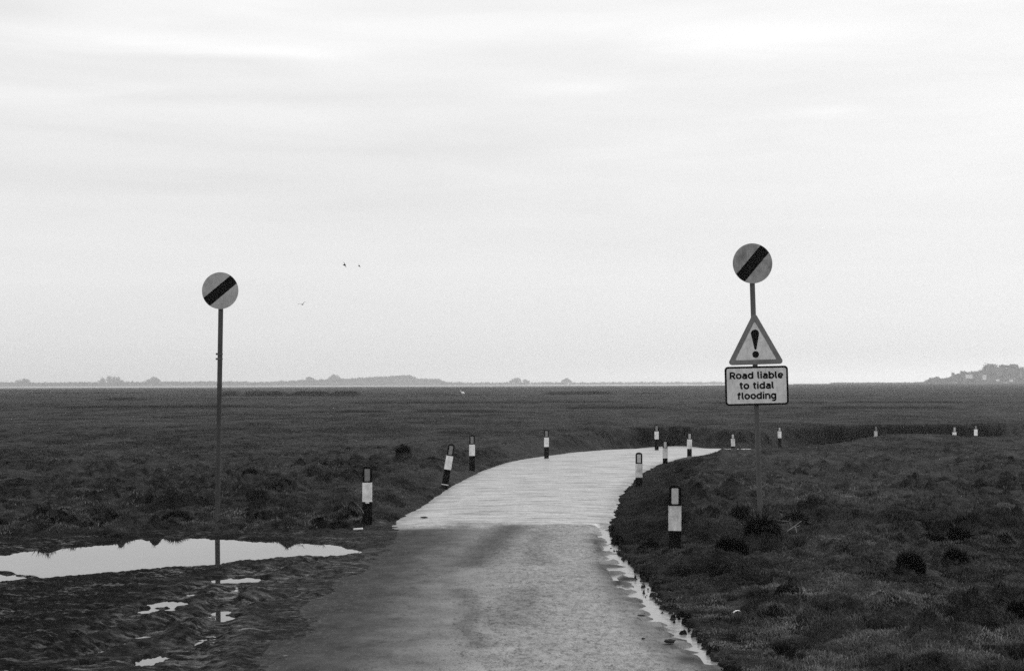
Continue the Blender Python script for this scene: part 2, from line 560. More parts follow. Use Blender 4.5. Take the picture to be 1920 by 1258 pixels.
# ------------------------------------------------------------------ materials of the setting
def mat_ground():
    m = bpy.data.materials.new('marsh_ground')
    m.use_nodes = True
    t = NT(m.node_tree)
    tc = t.n('ShaderNodeTexCoord').outputs['Object']
    n_big = t.noise(tc, 0.035, 5, 0.55)
    n_mid = t.noise(t.mapping(tc, (1, .55, 1)), 0.35, 5, 0.6)
    n_sm = t.noise(tc, 5.0, 6, 0.65)
    n_fi = t.noise(t.mapping(tc, (1, .6, 1)), 40.0, 4, 0.7)
    g = t.m('ADD', t.m('MULTIPLY', n_mid, 0.45), t.m('ADD', t.m('MULTIPLY', n_sm, 0.35), t.m('MULTIPLY', n_big, 0.35)))
    n_tu = t.noise(t.mapping(tc, (1, .75, 1)), 1.6, 5, .65)
    g = t.m('ADD', t.m('MULTIPLY', g, .75), t.m('MULTIPLY', n_tu, .28))
    grass = t.mapr(g, 0.50, 0.63, 0.003, 0.062)
    grass = t.m('MULTIPLY', grass, t.mapr(n_fi, 0.33, 0.67, 0.35, 1.65))
    grass = t.m('MULTIPLY', grass, t.mapr(t.attr('tus'), 0.1, 0.9, 1.0, 0.4))
    mudc = t.m('MULTIPLY', t.mapr(t.noise(tc, 2.3, 6, 0.65), 0.3, 0.7, 0.004, 0.017), t.mapr(n_fi, .3, .7, .4, 1.7))
    mk = t.attr('mud')
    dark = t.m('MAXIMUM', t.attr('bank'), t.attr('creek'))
    grass = t.m('MULTIPLY', grass, t.mapr(t.attr('slope_dark'), 0., 1., 1., .35))  # ground on the right bank slope coloured darker than the field above
    mudc = t.mix(t.m('MULTIPLY', t.attr('silt'), t.mapr(t.noise(tc, 3.0, 6, .7), .38, .58, 0., 1.)), mudc, t.mapr(t.noise(t.mapping(tc, (1, .5, 1)), 15.0, 5, .8), .4, .62, .008, .085))
    col = t.mix(mk, grass, mudc)
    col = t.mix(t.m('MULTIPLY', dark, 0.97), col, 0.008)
    p = t.n('ShaderNodeBsdfPrincipled')
    t.link(col, p.inputs['Base Color'])
    wet = t.mapr(t.noise(t.mapping(tc, (1, 1.6, 1)), 1.3, 6, 0.65), 0.45, 0.6, 0.0, 1.0)
    wet = t.m('MULTIPLY', wet, t.mapr(t.noise(t.mapping(tc, (.6, 1.5, 1)), 9.0, 7, .72), .5, .6, 0., 1.))
    wet = t.m('MAXIMUM', wet, t.m('MULTIPLY', t.attr('rut'), t.mapr(t.noise(t.mapping(tc, (.7, 1.3, 1)), 5.0, 6, .7), .49, .58, 0., .9)))
    rough = t.mix(mk, 0.95, t.mix(wet, 0.95, 0.30))
    t.link(rough, p.inputs['Roughness'])
    t.link(t.mix(mk, 0.04, t.mix(wet, 0.04, 0.55)), p.inputs['Specular IOR Level'])
    b = t.n('ShaderNodeBump')
    b.inputs['Strength'].default_value = 1.0
    b.inputs['Distance'].default_value = 0.09
    t.link(t.m('ADD', t.noise(tc, 9.0, 6, 0.65), t.m('MULTIPLY', n_fi, 0.5)), b.inputs['Height'])
    t.link(b.outputs[0], p.inputs['Normal'])
    o = t.n('ShaderNodeOutputMaterial')
    t.link(p.outputs[0], o.inputs[0])
    return m


def mat_road():
    m = bpy.data.materials.new('wet_road')
    m.use_nodes = True
    t = NT(m.node_tree)
    tc = t.n('ShaderNodeTexCoord').outputs['Object']
    conc, sd, stain = t.attr('conc'), t.attr('sd'), t.attr('stain')
    grain = t.noise(t.mapping(tc, (1, .45, 1)), 48.0, 3, 0.75)
    mid = t.noise(tc, 2.2, 6, 0.62)
    big = t.noise(t.mapping(tc, (1, .35, 1)), 0.8, 4, 0.55)
    streak = t.noise(t.mapping(tc, (.7, 6.0, 1)), 1.4, 5, 0.65)
    coarse = t.noise(t.mapping(tc, (1, .5, 1)), 15.0, 5, 0.8)
    patch = t.noise(t.mapping(tc, (1, .7, 1)), 5.0, 5, 0.7)
    grit = t.m('ADD', t.m('MULTIPLY', grain, .35), t.m('MULTIPLY', coarse, .65))
    near = t.m('MULTIPLY', t.m('MULTIPLY', t.mapr(mid, 0.3, 0.7, 0.12, 0.21), t.mapr(patch, .3, .7, .8, 1.2)), t.mapr(grit, 0.38, 0.62, 0.1, 1.9))
    farc = t.m('MULTIPLY', t.mapr(streak, 0.3, 0.62, 0.17, 0.52), t.m('MULTIPLY', t.mapr(grit, 0.36, 0.64, 0.6, 1.3), t.mapr(patch, .3, .7, .8, 1.15)))
    worn = t.mapr(t.noise(t.mapping(tc, (.8, 2.6, 1)), 1.1, 6, .68), .5, .68, 0., .55)
    farc = t.m('MULTIPLY', farc, t.m('SUBTRACT', 1.0, worn))
    col = t.mix(conc, near, farc)
    col = t.mix(stain, col, 0.03)
    # mud spread over the left edge
    nz = t.noise(tc, 1.6, 6, 0.65)
    mud = t.mapr(t.m('ADD', t.attr('muddy'), t.m('ADD', t.m('MULTIPLY', t.m('SUBTRACT', nz, 0.5), .6), t.m('MULTIPLY', t.m('SUBTRACT', grit, .5), 3.2))), 0.1, 1.05, 0.0, .93, True)
    col = t.mix(mud, col, t.m('MULTIPLY', t.mapr(grit, 0.40, 0.62, 0.006, 0.075), t.mapr(patch, .3, .7, .6, 1.5)))
    p = t.n('ShaderNodeBsdfPrincipled')
    t.link(col, p.inputs['Base Color'])
    rg = t.mix(conc, t.mapr(big, 0.35, 0.65, 0.42, 0.52), t.m('ADD', t.mapr(streak, 0.35, 0.6, 0.55, 0.34), t.m('MULTIPLY', worn, .25)))
    rg = t.m('ADD', rg, t.m('MULTIPLY', t.m('SUBTRACT', grit, .5), -1.0), clamp=True)
    rg = t.mix(t.m('MAXIMUM', mud, stain), rg, 0.95)
    t.link(rg, p.inputs['Roughness'])
    t.link(t.mix(t.m('MAXIMUM', mud, t.m('MULTIPLY', stain, .8)), t.mix(conc, 0.34, 0.42), 0.02), p.inputs['Specular IOR Level'])
    b = t.n('ShaderNodeBump')
    t.link(t.mix(conc, 1.0, 0.45), b.inputs['Strength'])
    b.inputs['Distance'].default_value = 0.02
    t.link(t.m('ADD', t.m('MULTIPLY', grain, .5), coarse), b.inputs['Height'])
    t.link(b.outputs[0], p.inputs['Normal'])
    o = t.n('ShaderNodeOutputMaterial')
    t.link(p.outputs[0], o.inputs[0])
    return m


def mat_water(name, rough, bump, scale, base=0.02):
    m = bpy.data.materials.new(name)
    m.use_nodes = True
    t = NT(m.node_tree)
    tc = t.n('ShaderNodeTexCoord').outputs['Object']
    p = t.n('ShaderNodeBsdfPrincipled')
    p.inputs['Base Color'].default_value = grey(base)
    p.inputs['Roughness'].default_value = rough
    p.inputs['IOR'].default_value = 1.9
    p.inputs['Specular IOR Level'].default_value = 1.0
    b = t.n('ShaderNodeBump')
    b.inputs['Strength'].default_value = bump
    b.inputs['Distance'].default_value = 0.01
    t.link(t.noise(tc, scale, 3, 0.5), b.inputs['Height'])
    t.link(b.outputs[0], p.inputs['Normal'])
    o = t.n('ShaderNodeOutputMaterial')
    t.link(p.outputs[0], o.inputs[0])
    return m


def mat_leaf(name, k, rough=0.7, spec=0.15):
    """foliage whose own grey varies from blade to blade (attribute tone)"""
    m = bpy.data.materials.new(name)
    m.use_nodes = True
    t = NT(m.node_tree)
    p = t.n('ShaderNodeBsdfPrincipled')
    t.link(t.m('MULTIPLY', t.attr('tone'), k), p.inputs['Base Color'])
    p.inputs['Roughness'].default_value = rough
    p.inputs['Specular IOR Level'].default_value = spec
    o = t.n('ShaderNodeOutputMaterial')
    t.link(p.outputs[0], o.inputs[0])
    return m


M_GROUND = mat_ground()
M_ROAD = mat_road()
M_PUD = mat_water('puddle_water', 0.015, 0.0, 3)
M_SILT = mat_water('silty_water', 0.22, 0.8, 9, 0.2)
M_SEA = mat_water('estuary_water', 0.18, 0.3, 0.3, 0.4)
M_GRASS = mat_leaf('grass_blades', 1.0)
M_TREE = mat_leaf('tree_foliage', 1.0)
M_POLE = mat_simple('galvanised_pole', 0.045, 0.115, 5, 0.55, 0.4, 0.1, 40, (1, 1, .15))
M_POLE_D = mat_simple('weathered_pole', 0.03, 0.075, 5, 0.6, 0.3, 0.1, 40, (1, 1, .15))
M_FACE_A = mat_simple('sign_sheeting', 0.38, 0.48, 4, 0.5, 0.3, dirt=.35)
M_FACE_B = mat_simple('dirty_sign_sheeting', 0.27, 0.42, 7, 0.55, 0.3, 0, 60, (1, 1, .4), 0, .55)
M_PLATE = mat_simple('plate_sheeting', 0.64, 0.80, 9, 0.5, 0.3, dirt=.35)
M_BLACK = mat_simple('black_sheeting', 0.003, 0.006, 6, 0.6, 0.05)
M_RED = mat_simple('red_border_in_grey', 0.13, 0.2, 6, 0.5, 0.3)
M_BACK = mat_simple('sign_back', 0.12, 0.2, 5, 0.5, 0.4)
M_POST = mat_simple('black_plastic', 0.003, 0.010, 9, 0.7, 0.05)
M_BAND = mat_simple('white_band', 0.84, 0.97, 16, 0.5, 0.3, 0, 60, (1, 1, .5), 0, .45)
M_BAND_DULL = mat_simple('dull_white_band', 0.55, 0.82, 16, 0.5, 0.3, 0, 60, (1, 1, .5), 0, .55)
M_REFL = mat_simple('reflector', 0.14, 0.24, 30, 0.4, 0.4)
M_REFL_PALE = mat_simple('pale_reflector', 0.38, 0.5, 30, 0.4, 0.4)

# ------------------------------------------------------------------ ground sheet
th_in = np.linspace(R(-23), R(23), 960)
th_l = R(-23) - np.geomspace(R(.06), R(157), 90)
th_r = R(23) + np.geomspace(R(.06), R(156.9), 90)
TH = np.concatenate([th_l[::-1], th_in, th_r])
rows = [0.4, 1.2, 2.5, 4, 6, 8]
r_ = 9.0
while r_ < 2600:
    rows.append(r_)
    st = max(0.03, 0.55 * r_ * r_ / 3128)
    if 55 < r_ < 74:
        st = min(st, 0.16)
    if 86 < r_ < 156:
        st = min(st, 0.9)
    if 180 < r_ < 200 or 236 < r_ < 276:
        st = min(st, 1.1)
    if 318 < r_ < 372:
        st = min(st, 2.0)
    if 640 < r_ < 740:
        st = min(st, 5.0)
    r_ += st
RW = np.array(rows)
rr, tt = np.meshgrid(RW, TH, indexing='ij')
gx, gy = (rr * np.sin(tt)).ravel(), (rr * np.cos(tt)).ravel()
T = terrain(gx, gy)
nr, nc = len(RW), len(TH)
ii, jj = np.meshgrid(np.arange(nr - 1), np.arange(nc), indexing='ij')
jn = (jj + 1) % nc
F = np.stack([ii * nc + jj, ii * nc + jn, (ii + 1) * nc + jn, (ii + 1) * nc + jj], -1).reshape(-1, 4)[:, ::-1]
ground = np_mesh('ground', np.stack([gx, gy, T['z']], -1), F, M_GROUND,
                 dict(slope_dark=T['slope_dark'], rut=T['rut'], silt=T['silt'], mud=T['mud'], bank=T['bank'], creek=T['creek'], tus=T['tus']))
tag(ground, 'flat dark salt marsh of grass and mud reaching to the horizon', kind='structure')

# ------------------------------------------------------------------ road
cell_y = np.concatenate([np.arange(-6, 9, .5), np.arange(9, 24, .09), np.arange(24, 74, .16)])
cell_x = np.concatenate([np.arange(-4.2, 12, .10), np.arange(12, 60, .3)])
YY, XX = np.meshgrid(cell_y, cell_x, indexing='ij')
fx, fy = XX.ravel(), YY.ravel()
dl, _ = pl_dist(fx, fy, L_s)
dr, _ = pl_dist(fx, fy, R_s)
sd = np.where(inside(fx, fy, ROAD_POLY), -np.minimum(dl, dr), np.minimum(dl, dr))
zr = road_z(fy)
zr = np.where((fx > 12) & (fy > 55), np.minimum(zr, -.6), zr)
join = 22.55 + 0.02 * fx + 0.03 * fbm(fx, fy, .6, 3, 77.)
bl_ = np.interp(fx, [-3, -.6, .8], [.9, .6, .05])
conc = sstep(-bl_, bl_, fy - join + bl_ * 2.2 * fbm(fx * .7, fy, .35, 4, 177., .62))
zr = zr + 0.012 * fbm(fx, fy, 1.6, 2, 8.0) + 0.015 * conc - 0.004 + 0.03 * sstep(0, -1.2, sd)
drop = sstep(-.12, .25, sd + 0.10 * fbm(fx, fy, .4, 3, 12.0))
zr = zr - 0.10 * drop
kgr = gutter_mask(fx, fy)
zr = zr * (1 - kgr) + np.minimum(zr, WATER_Z - .02) * kgr
stain = np.zeros_like(fx)
# muddy tyre track sweeping off the gutter and damp patches
for pts, wd, am in (([(1122, 1000), (1120, 1022), (1128, 1050), (1142, 1075), (1160, 1092)], .075, .75), ([(1106, 1000), (1104, 1022), (1112, 1052), (1126, 1080)], .05, .35),
                    ([(960, 990), (930, 1015), (905, 1040), (880, 1062)], .34, .72), ([(1010, 1000), (1000, 1030), (1010, 1060)], .22, .35), ([(870, 985), (840, 1010), (800, 1030)], .25, .4), ([(990, 1110), (960, 1140), (940, 1175)], .3, .34), ([(860, 1110), (890, 1150), (870, 1180), (900, 1215)], .12, .55),
                    ([(1150, 1100), (1175, 1140), (1240, 1210), (1290, 1262)], .16, .35)):
    q = smooth_line([tuple(at_z(x, y, 0)[:2]) for x, y in pts], 4)
    d_, _ = pl_dist(fx, fy, q)
    stain = np.maximum(stain, am * np.exp(-((d_ + .09 * fbm(fx, fy, .5, 4, 3.3, .6)) / wd) ** 2))
crack = np.exp(-((fy - join + .02) / .035) ** 2) * sstep(.1, .7, fx) * (fx < 1.4)
stain = np.maximum(stain, .8 * crack)
dist_l = np.where(dl < 3, dl, 3)
muddy = .06 * (fy < 22) + .95 * sstep(2.5, .15, dist_l) * (fy < 22.2) * sstep(23.2, 21.5, fy)
muddy = np.maximum(muddy, .45 * sstep(.5, .0, np.minimum(dl, dr)))
muddy = np.maximum(muddy, (fy < 18) * sstep(.75, .05, dr) * (.62 + .9 * fbm(fx, fy, .45, 3, 88.)))
keep = (sd < 0.35)
K = keep.reshape(YY.shape)
fm = K[:-1, :-1] & K[1:, :-1] & K[:-1, 1:] & K[1:, 1:]
a_, b_ = np.nonzero(fm)
n2 = YY.shape[1]
F = np.stack([a_ * n2 + b_, a_ * n2 + b_ + 1, (a_ + 1) * n2 + b_ + 1, (a_ + 1) * n2 + b_], -1)
used, inv = np.unique(F.ravel(), return_inverse=True)
road = np_mesh('road', np.stack([fx, fy, zr], -1)[used], inv.reshape(F.shape), M_ROAD,
               dict(conc=conc[used], sd=sd[used], stain=stain[used], muddy=muddy[used]))
tag(road, 'wet single track road curving right across the marsh', kind='structure')

# ------------------------------------------------------------------ water


def sheet(name, pts, z, mat, label):
    bm = bmesh.new()
    bm.faces.new([bm.verts.new((x, y, z)) for x, y in pts])
    o = bm_obj(name, bm, mat)
    return tag(o, label, kind='structure')


sheet('puddle', [(-14, 6), (-.9, 6), (-.9, 16), (-2.0, 24), (-14, 24)], WATER_Z, M_PUD, 'still rain puddles lying in the mud beside the road')
gl = [(p[0] - .75, p[1]) for p in GUT]
gr_ = [(p[0] + .75, p[1]) for p in GUT]
sheet('gutter_water', [(-.0 + p[0], p[1]) for p in gr_] + [(p[0], p[1]) for p in reversed(gl)], WATER_Z - .004, M_SILT, 'strip of standing water along the right edge of the road')
bm = bmesh.new()
ring0 = [bm.verts.new((600 * math.sin(a), 600 * math.cos(a), -2.6)) for a in np.linspace(-math.pi, math.pi, 97)[:-1]]
ring1 = [bm.verts.new((9000 * math.sin(a), 9000 * math.cos(a), -2.6)) for a in np.linspace(-math.pi, math.pi, 97)[:-1]]
for i in range(96):
    bm.faces.new([ring0[i], ring0[(i + 1) % 96], ring1[(i + 1) % 96], ring1[i]])
tag(bm_obj('estuary_water', bm, M_SEA), 'pale estuary water beyond the edge of the marsh', kind='structure')

# ------------------------------------------------------------------ grass


def blade_mesh(bx, by, bz, h, wd, ang, lean, lang, tone):
    """curved three-point blades as triangles (5 vertices each)"""
    n = len(bx)
    sx, sy = np.cos(ang) * wd * .5, np.sin(ang) * wd * .5
    lx, ly = np.cos(lang) * lean, np.sin(lang) * lean
    V = np.empty((n, 5, 3), np.float32)
    V[:, 0] = np.stack([bx - sx, by - sy, bz], -1)
    V[:, 1] = np.stack([bx + sx, by + sy, bz], -1)
    mx, my, mz = bx + lx * h * .35, by + ly * h * .35, bz + h * .6
    V[:, 2] = np.stack([mx - sx * .75, my - sy * .75, mz], -1)
    V[:, 3] = np.stack([mx + sx * .75, my + sy * .75, mz], -1)
    V[:, 4] = np.stack([bx + lx * h, by + ly * h, bz + h * np.sqrt(np.clip(1 - .5 * lean ** 2, .2, 1))], -1)
    i = (np.arange(n) * 5)[:, None]
    Fq = np.concatenate([i + np.array([[0, 1, 3]]), i + np.array([[0, 3, 2]]), i + np.array([[2, 3, 4]])], 0)
    tn = np.repeat(tone, 5)
    return V.reshape(-1, 3), Fq, tn


N1, N2 = 900000, 260000
u = rng.rand(N1 + N2)
ra = (10.0 ** .35 + u[:N1] * (34.0 ** .35 - 10.0 ** .35)) ** (1 / .35)
rb = (16.0 ** .5 + u[N1:] * (110.0 ** .5 - 16.0 ** .5)) ** (1 / .5)
rad = np.concatenate([ra, rb])
ang = (rng.rand(N1 + N2) * 2 - 1) * R(24)
bx, by = rad * np.sin(ang), rad * np.cos(ang)
far_ = np.arange(N1 + N2) >= N1
TG = terrain(bx, by)
clump = fbm(bx, by, .35, 3, 14.0)
rn = rng.rand(len(bx), 8)
ok = (TG['sdn'] > .05) & (TG['mud'] < .12 + .2 * rn[:, 0]) & (TG['kg'] < .3) & (TG['z'] > WATER_Z + .012) & (TG['bank'] < .75 + .25 * rn[:, 1]) & (TG['creek'] < .5)
ok &= TG['hol'] < .35 + .5 * rn[:, 2]
ok &= (clump + .6 * rn[:, 3] > .0)
ok &= np.where(far_, rn[:, 4] < sstep(112, 40, rad), rn[:, 4] < sstep(36, 13, rad))
bx, by, clump, rad, rn = bx[ok], by[ok], clump[ok], rad[ok], rn[ok]
bz, tus, sdn_, mudk = TG['z'][ok], TG['tus'][ok], TG['sdn'][ok], TG['mud'][ok]
n = len(bx)
patch = fbm(bx, by, 2.2, 3, 24.0)
wide = fbm(bx, by * 2.0, 9.0, 3, 54.0)
small = fbm(bx, by * 1.2, .55, 3, 151.0)
h = (.018 + .030 * rn[:, 5]) * (1 + 1.1 * np.clip(clump, -.5, 1)) * (1 + 1.1 * tus)
h *= (0.5 + 0.6 * sstep(.05, .6, sdn_)) * np.interp(rad, [12, 24, 40], [1.0, .75, .6])
wd = np.maximum(.0042, .00055 * rad) * (.6 + .7 * rn[:, 6])
tone = (.053 + .036 * rn[:, 7]) * (1 - .66 * TG['slope_dark'][ok]) * np.clip(1 + 1.9 * patch, .15, 3) * (1 + 1.1 * wide) * np.clip(1 + 2.4 * small, .12, 3) * (1 - .62 * tus)  # blades on the right bank slope get a darker tone
tone = np.where(rng.rand(n) < .03, tone * 2.2, tone)
tone = np.clip(tone, .004, .26)
nb = rad < 19
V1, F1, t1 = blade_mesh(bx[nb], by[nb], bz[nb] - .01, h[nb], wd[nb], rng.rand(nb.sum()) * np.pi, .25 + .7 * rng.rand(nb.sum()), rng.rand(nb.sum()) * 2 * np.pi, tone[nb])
q = ~nb
nq = q.sum()
an_, ll_, la_ = rng.rand(nq) * np.pi, .3 + .7 * rng.rand(nq), rng.rand(nq) * 2 * np.pi
sx_, sy_ = np.cos(an_) * wd[q] * .5, np.sin(an_) * wd[q] * .5
V2 = np.stack([np.stack([bx[q] - sx_, by[q] - sy_, bz[q] - .01], -1), np.stack([bx[q] + sx_, by[q] + sy_, bz[q] - .01], -1),
               np.stack([bx[q] + np.cos(la_) * ll_ * h[q], by[q] + np.sin(la_) * ll_ * h[q], bz[q] + h[q]], -1)], 1).reshape(-1, 3)
F2 = np.arange(nq * 3).reshape(-1, 3) + len(V1)
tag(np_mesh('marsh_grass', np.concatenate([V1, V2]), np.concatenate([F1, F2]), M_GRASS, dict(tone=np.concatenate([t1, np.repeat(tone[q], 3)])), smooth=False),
    'short tussocky marsh grass covering both verges', 'grass', kind='stuff')


def zat(x, y):
    return float(terrain(np.array([x, float(x)]), np.array([y, float(y)]))['z'][0])


# tussocks that stand out
def tussock(px, py, wpx, hpx, label, tone=.02, spiky=.5, dist=None):
    c = at_z(px, py, .12) if dist is None else at_y(px, py, dist)
    sc_ = c[1] / FPX
    wid, hei = wpx * sc_ * .5, hpx * sc_
    z0 = zat(c[0], c[1]) - .02
    root = empty('grass_tussock', (c[0], c[1], z0), label, 'tussock', 'coarse tussocks standing out of the marsh grass')
    hei *= 1.3
    nsub = int(np.clip(round(wpx / 11), 2, 6))
    subs = [(rng.uniform(-.75, .75) * wid, rng.uniform(-.5, .5) * wid, wid * rng.uniform(.28, .5), hei * rng.uniform(.5, 1.0)) for _ in range(nsub)]
    subs[0] = (rng.uniform(-.15, .15) * wid, 0, wid * .5, hei)
    bm = bmesh.new()
    bmesh.ops.create_icosphere(bm, subdivisions=4, radius=1)
    for v in bm.verts:
        nz = 1 + .5 * float(perlin(np.array([v.co.x * 2.3 + px]), np.array([v.co.y * 2.3 + v.co.z + py]))[0])
        v.co = Vector((v.co.x * wid * .85 * nz, v.co.y * wid * .6 * nz, v.co.z * hei * .42 * nz))
    bm_obj('mound', bm, M_GROUND, root, True)
    VV, FF, TT, off_ = [], [], [], 0
    for sx_, sy_, sr, sh in subs:
        k = int(np.clip(700 * sr * sh / .03, 160, 900))
        a = rng.rand(k) * 2 * np.pi
        q = np.sqrt(rng.rand(k))
        x_, y_ = sx_ + np.cos(a) * q * sr, sy_ + np.sin(a) * q * sr * .8
        zz = hei * .3 * np.sqrt(np.clip(1 - (x_ / wid) ** 2, 0, 1)) - .04
        hh = sh * (.25 + .6 * rng.rand(k)) * (1 - .45 * q)
        hh = np.where((rng.rand(k) < .1) & (wpx > 55) & (spiky > .55), hh * 1.6, hh)
        ww = np.maximum(.006, .0007 * c[1]) * (.6 + .6 * rng.rand(k))
        tn_ = tone * (.5 + 1.2 * rng.rand(k))
        tn_ = np.where(rng.rand(k) < .07, tn_ * 4, tn_)
        V, Fq, tn = blade_mesh(x_, y_, zz, hh, ww, rng.rand(k) * np.pi, (.3 + spiky * rng.rand(k)) * (.5 + q), a + .9 * rng.randn(k), tn_)
        VV.append(V)
        FF.append(Fq + off_)
        TT.append(tn)
        off_ += len(V)
    np_mesh('blades', np.concatenate(VV), np.concatenate(FF), M_GRASS, dict(tone=np.concatenate(TT)), False, root)
    return root


for args in ((757, 867, 34, 20, 'small dark round tussock in the left field beside the leaning marker post', .012, .6),
             (332, 968, 52, 24, 'dark humped tussock just left of the foot of the left road sign', .02, .5),
             (411, 960, 56, 27, 'pale cone of grass heaped round the foot of the left road sign', .045, .5),
             (216, 973, 34, 14, 'low black tussock left of the humped one above the big puddle', .012, .5),
             (205, 990, 52, 13, 'black tuft on the far bank of the big puddle, nearer its left end', .010, .6),
             (345, 992, 40, 11, 'black tuft on the far bank of the big puddle, beside the pole reflection', .010, .6),
             (470, 890, 34, 16, 'dark tussock in the left field just right of the left pole', .015, .5),
             (520, 916, 44, 14, 'broad low tussock in the left field between the left pole and first marker post', .015, .5),
             (1428, 1030, 70, 46, 'tall black spiky tuft hiding the foot of the right road sign', .007, .9),
             (1390, 985, 46, 34, 'dark tuft left of the right sign pole and behind the black spiky one', .012, .7),
             (1372, 1046, 62, 36, 'black rounded tussock between the near right marker post and the right sign', .008, .6),
             (1215, 1018, 40, 22, 'low black tussock at the left of the near right marker post', .009, .5),
             (1490, 992, 60, 34, 'dark ragged tussock right of the right sign pole, with pale stems over it', .012, .9),
             (1704, 1076, 54, 46, 'large round black tussock in the right field', .007, .6),
             (1797, 1024, 48, 42, 'tall dark tussock in the right field behind the large round one', .009, .6),
             (1742, 1024, 58, 26, 'broad dark tussock in the right field, left of the tall dark one', .010, .6),
             (1786, 1062, 46, 34, 'dark clump in the right field right of the large round tussock', .008, .6),
             (1883, 985, 50, 22, 'dark low tussock at the far right of the right field', .012, .5),
             (1532, 960, 38, 16, 'small dark tussock in the open right field beyond the right sign', .013, .5),
             (1900, 1100, 60, 40, 'dark bushy clump at the right edge in front of the dark tussocks', .008, .6),
             (1915, 1160, 70, 44, 'nearest black clump at the right edge of the field', .006, .6),
             (1480, 1118, 60, 22, 'dark hump in the near right field in front of the right sign', .012, .6),
             (1775, 955, 34, 14, 'small black tussock in the middle distance of the right field', .010, .5)):
    tussock(*args)


# pale dead stems by the right sign
def tube(bm, pts, r0_, r1_=None, seg=6):
    r1_ = r0_ if r1_ is None else r1_
    pts = [Vector(p) for p in pts]
    rings = []
    for i, p in enumerate(pts):
        d = (pts[min(i + 1, len(pts) - 1)] - pts[max(i - 1, 0)]).normalized()
        s = d.orthogonal().normalized()
        q = d.cross(s)
        r = r0_ + (r1_ - r0_) * i / (len(pts) - 1)
        rings.append([bm.verts.new(p + (s * math.cos(k * 2 * math.pi / seg) + q * math.sin(k * 2 * math.pi / seg)) * r) for k in range(seg)])
    for a, b in zip(rings, rings[1:]):
        for k in range(seg):
            bm.faces.new([a[k], a[(k + 1) % seg], b[(k + 1) % seg], b[k]])
    bm.faces.new(rings[0][::-1])
    bm.faces.new(rings[-1])


M_STEM = mat_simple('dead_stem', 0.16, 0.3, 20, 0.7, 0.2)
bm = bmesh.new()
for pts in ([(1446, 972), (1462, 976), (1478, 977), (1486, 984)], [(1482, 972), (1479, 980), (1488, 988), (1500, 985)], [(1466, 1002), (1480, 993), (1490, 986), (1503, 976)],
            [(1440, 1004), (1446, 990), (1444, 980)], [(1493, 1015), (1494, 1000), (1492, 988)]):
    sm = smooth_line([tuple(at_y(x, y, 19.6 + .15 * i)) for i, (x, y) in enumerate(pts)], 4)
    tube(bm, sm, .005, .003, 5)
tag(bm_obj('withered_weed', bm, M_STEM), 'thin pale dead stems arching over the tuft right of the right sign', 'plant')

# ------------------------------------------------------------------ shapes for signs and posts


def prism(outline, y0, y1, bevel=0.0):
    """closed outline in x,z extruded from y0 (front) to y1 (back)"""
    bm = bmesh.new()
    a = [bm.verts.new((x, y0, z)) for x, z in outline]
    b = [bm.verts.new((x, y1, z)) for x, z in outline]
    n_ = len(outline)
    bm.faces.new(a)
    bm.faces.new(b[::-1])
    for i in range(n_):
        bm.faces.new([a[i], b[i], b[(i + 1) % n_], a[(i + 1) % n_]])
    bmesh.ops.recalc_face_normals(bm, faces=bm.faces)
    if bevel:
        bmesh.ops.bevel(bm, geom=[e for e in bm.edges if len(e.link_faces) == 2 and e.calc_face_angle(0) > 1.2], offset=bevel, segments=2, affect='EDGES')
    return bm


def circle(r, n_=64, cx=0, cz=0):
    return [(cx + r * math.cos(2 * math.pi * i / n_), cz + r * math.sin(2 * math.pi * i / n_)) for i in range(n_)]


def rounded(pts, rad_, n_=6):
    """polygon with rounded corners"""
    out = []
    P = [Vector(p) for p in pts]
    for i in range(len(P)):
        a, b, c = P[i - 1], P[i], P[(i + 1) % len(P)]
        u, v = (a - b).normalized(), (c - b).normalized()
        half = u.angle(v) / 2
        t_ = rad_ / math.tan(half)
        ctr = b + (u + v).normalized() * (rad_ / math.sin(half))
        s, e = b + u * t_ - ctr, b + v * t_ - ctr
        a0 = math.atan2(s.y, s.x)
        da = math.atan2(e.y, e.x) - a0
        while da > math.pi:
            da -= 2 * math.pi
        while da < -math.pi:
            da += 2 * math.pi
        for k in range(n_ + 1):
            q = a0 + da * k / n_
            out.append((ctr.x + rad_ * math.cos(q), ctr.y + rad_ * math.sin(q)))
    return out


def rect(w_, h_, cx=0, cz=0):
    return [(cx - w_ / 2, cz - h_ / 2), (cx + w_ / 2, cz - h_ / 2), (cx + w_ / 2, cz + h_ / 2), (cx - w_ / 2, cz + h_ / 2)]


def ring(outer, inner, y0, y1):
    bm = bmesh.new()
    n_ = len(outer)
    A = [bm.verts.new((x, y0, z)) for x, z in outer]
    B = [bm.verts.new((x, y0, z)) for x, z in inner]
    C = [bm.verts.new((x, y1, z)) for x, z in outer]
    D = [bm.verts.new((x, y1, z)) for x, z in inner]
    for i in range(n_):
        j = (i + 1) % n_
        bm.faces.new([A[i], A[j], B[j], B[i]])
        bm.faces.new([C[i], D[i], D[j], C[j]])
        bm.faces.new([A[i], C[i], C[j], A[j]])
        bm.faces.new([B[i], B[j], D[j], D[i]])
    bmesh.ops.recalc_face_normals(bm, faces=bm.faces)
    return bm


def bar_outline(r, w_, ang_):
    """band across a disc, ends following the rim"""
    hw = w_ / 2
    a = math.asin(hw / r)
    pts = []
    for s in (0, math.pi):
        for k in range(9):
            q = s - a + 2 * a * k / 8
            pts.append((r * math.cos(q), r * math.sin(q)))
    c, s_ = math.cos(ang_), math.sin(ang_)
    return [(x * c - z * s_, x * s_ + z * c) for x, z in pts]


def add_bolt(parent, x, z, y, r=.012):
    bm = prism(circle(r, 10, x, z), y - .008, y)
    return bm_obj('bolt', bm, M_POLE, parent)


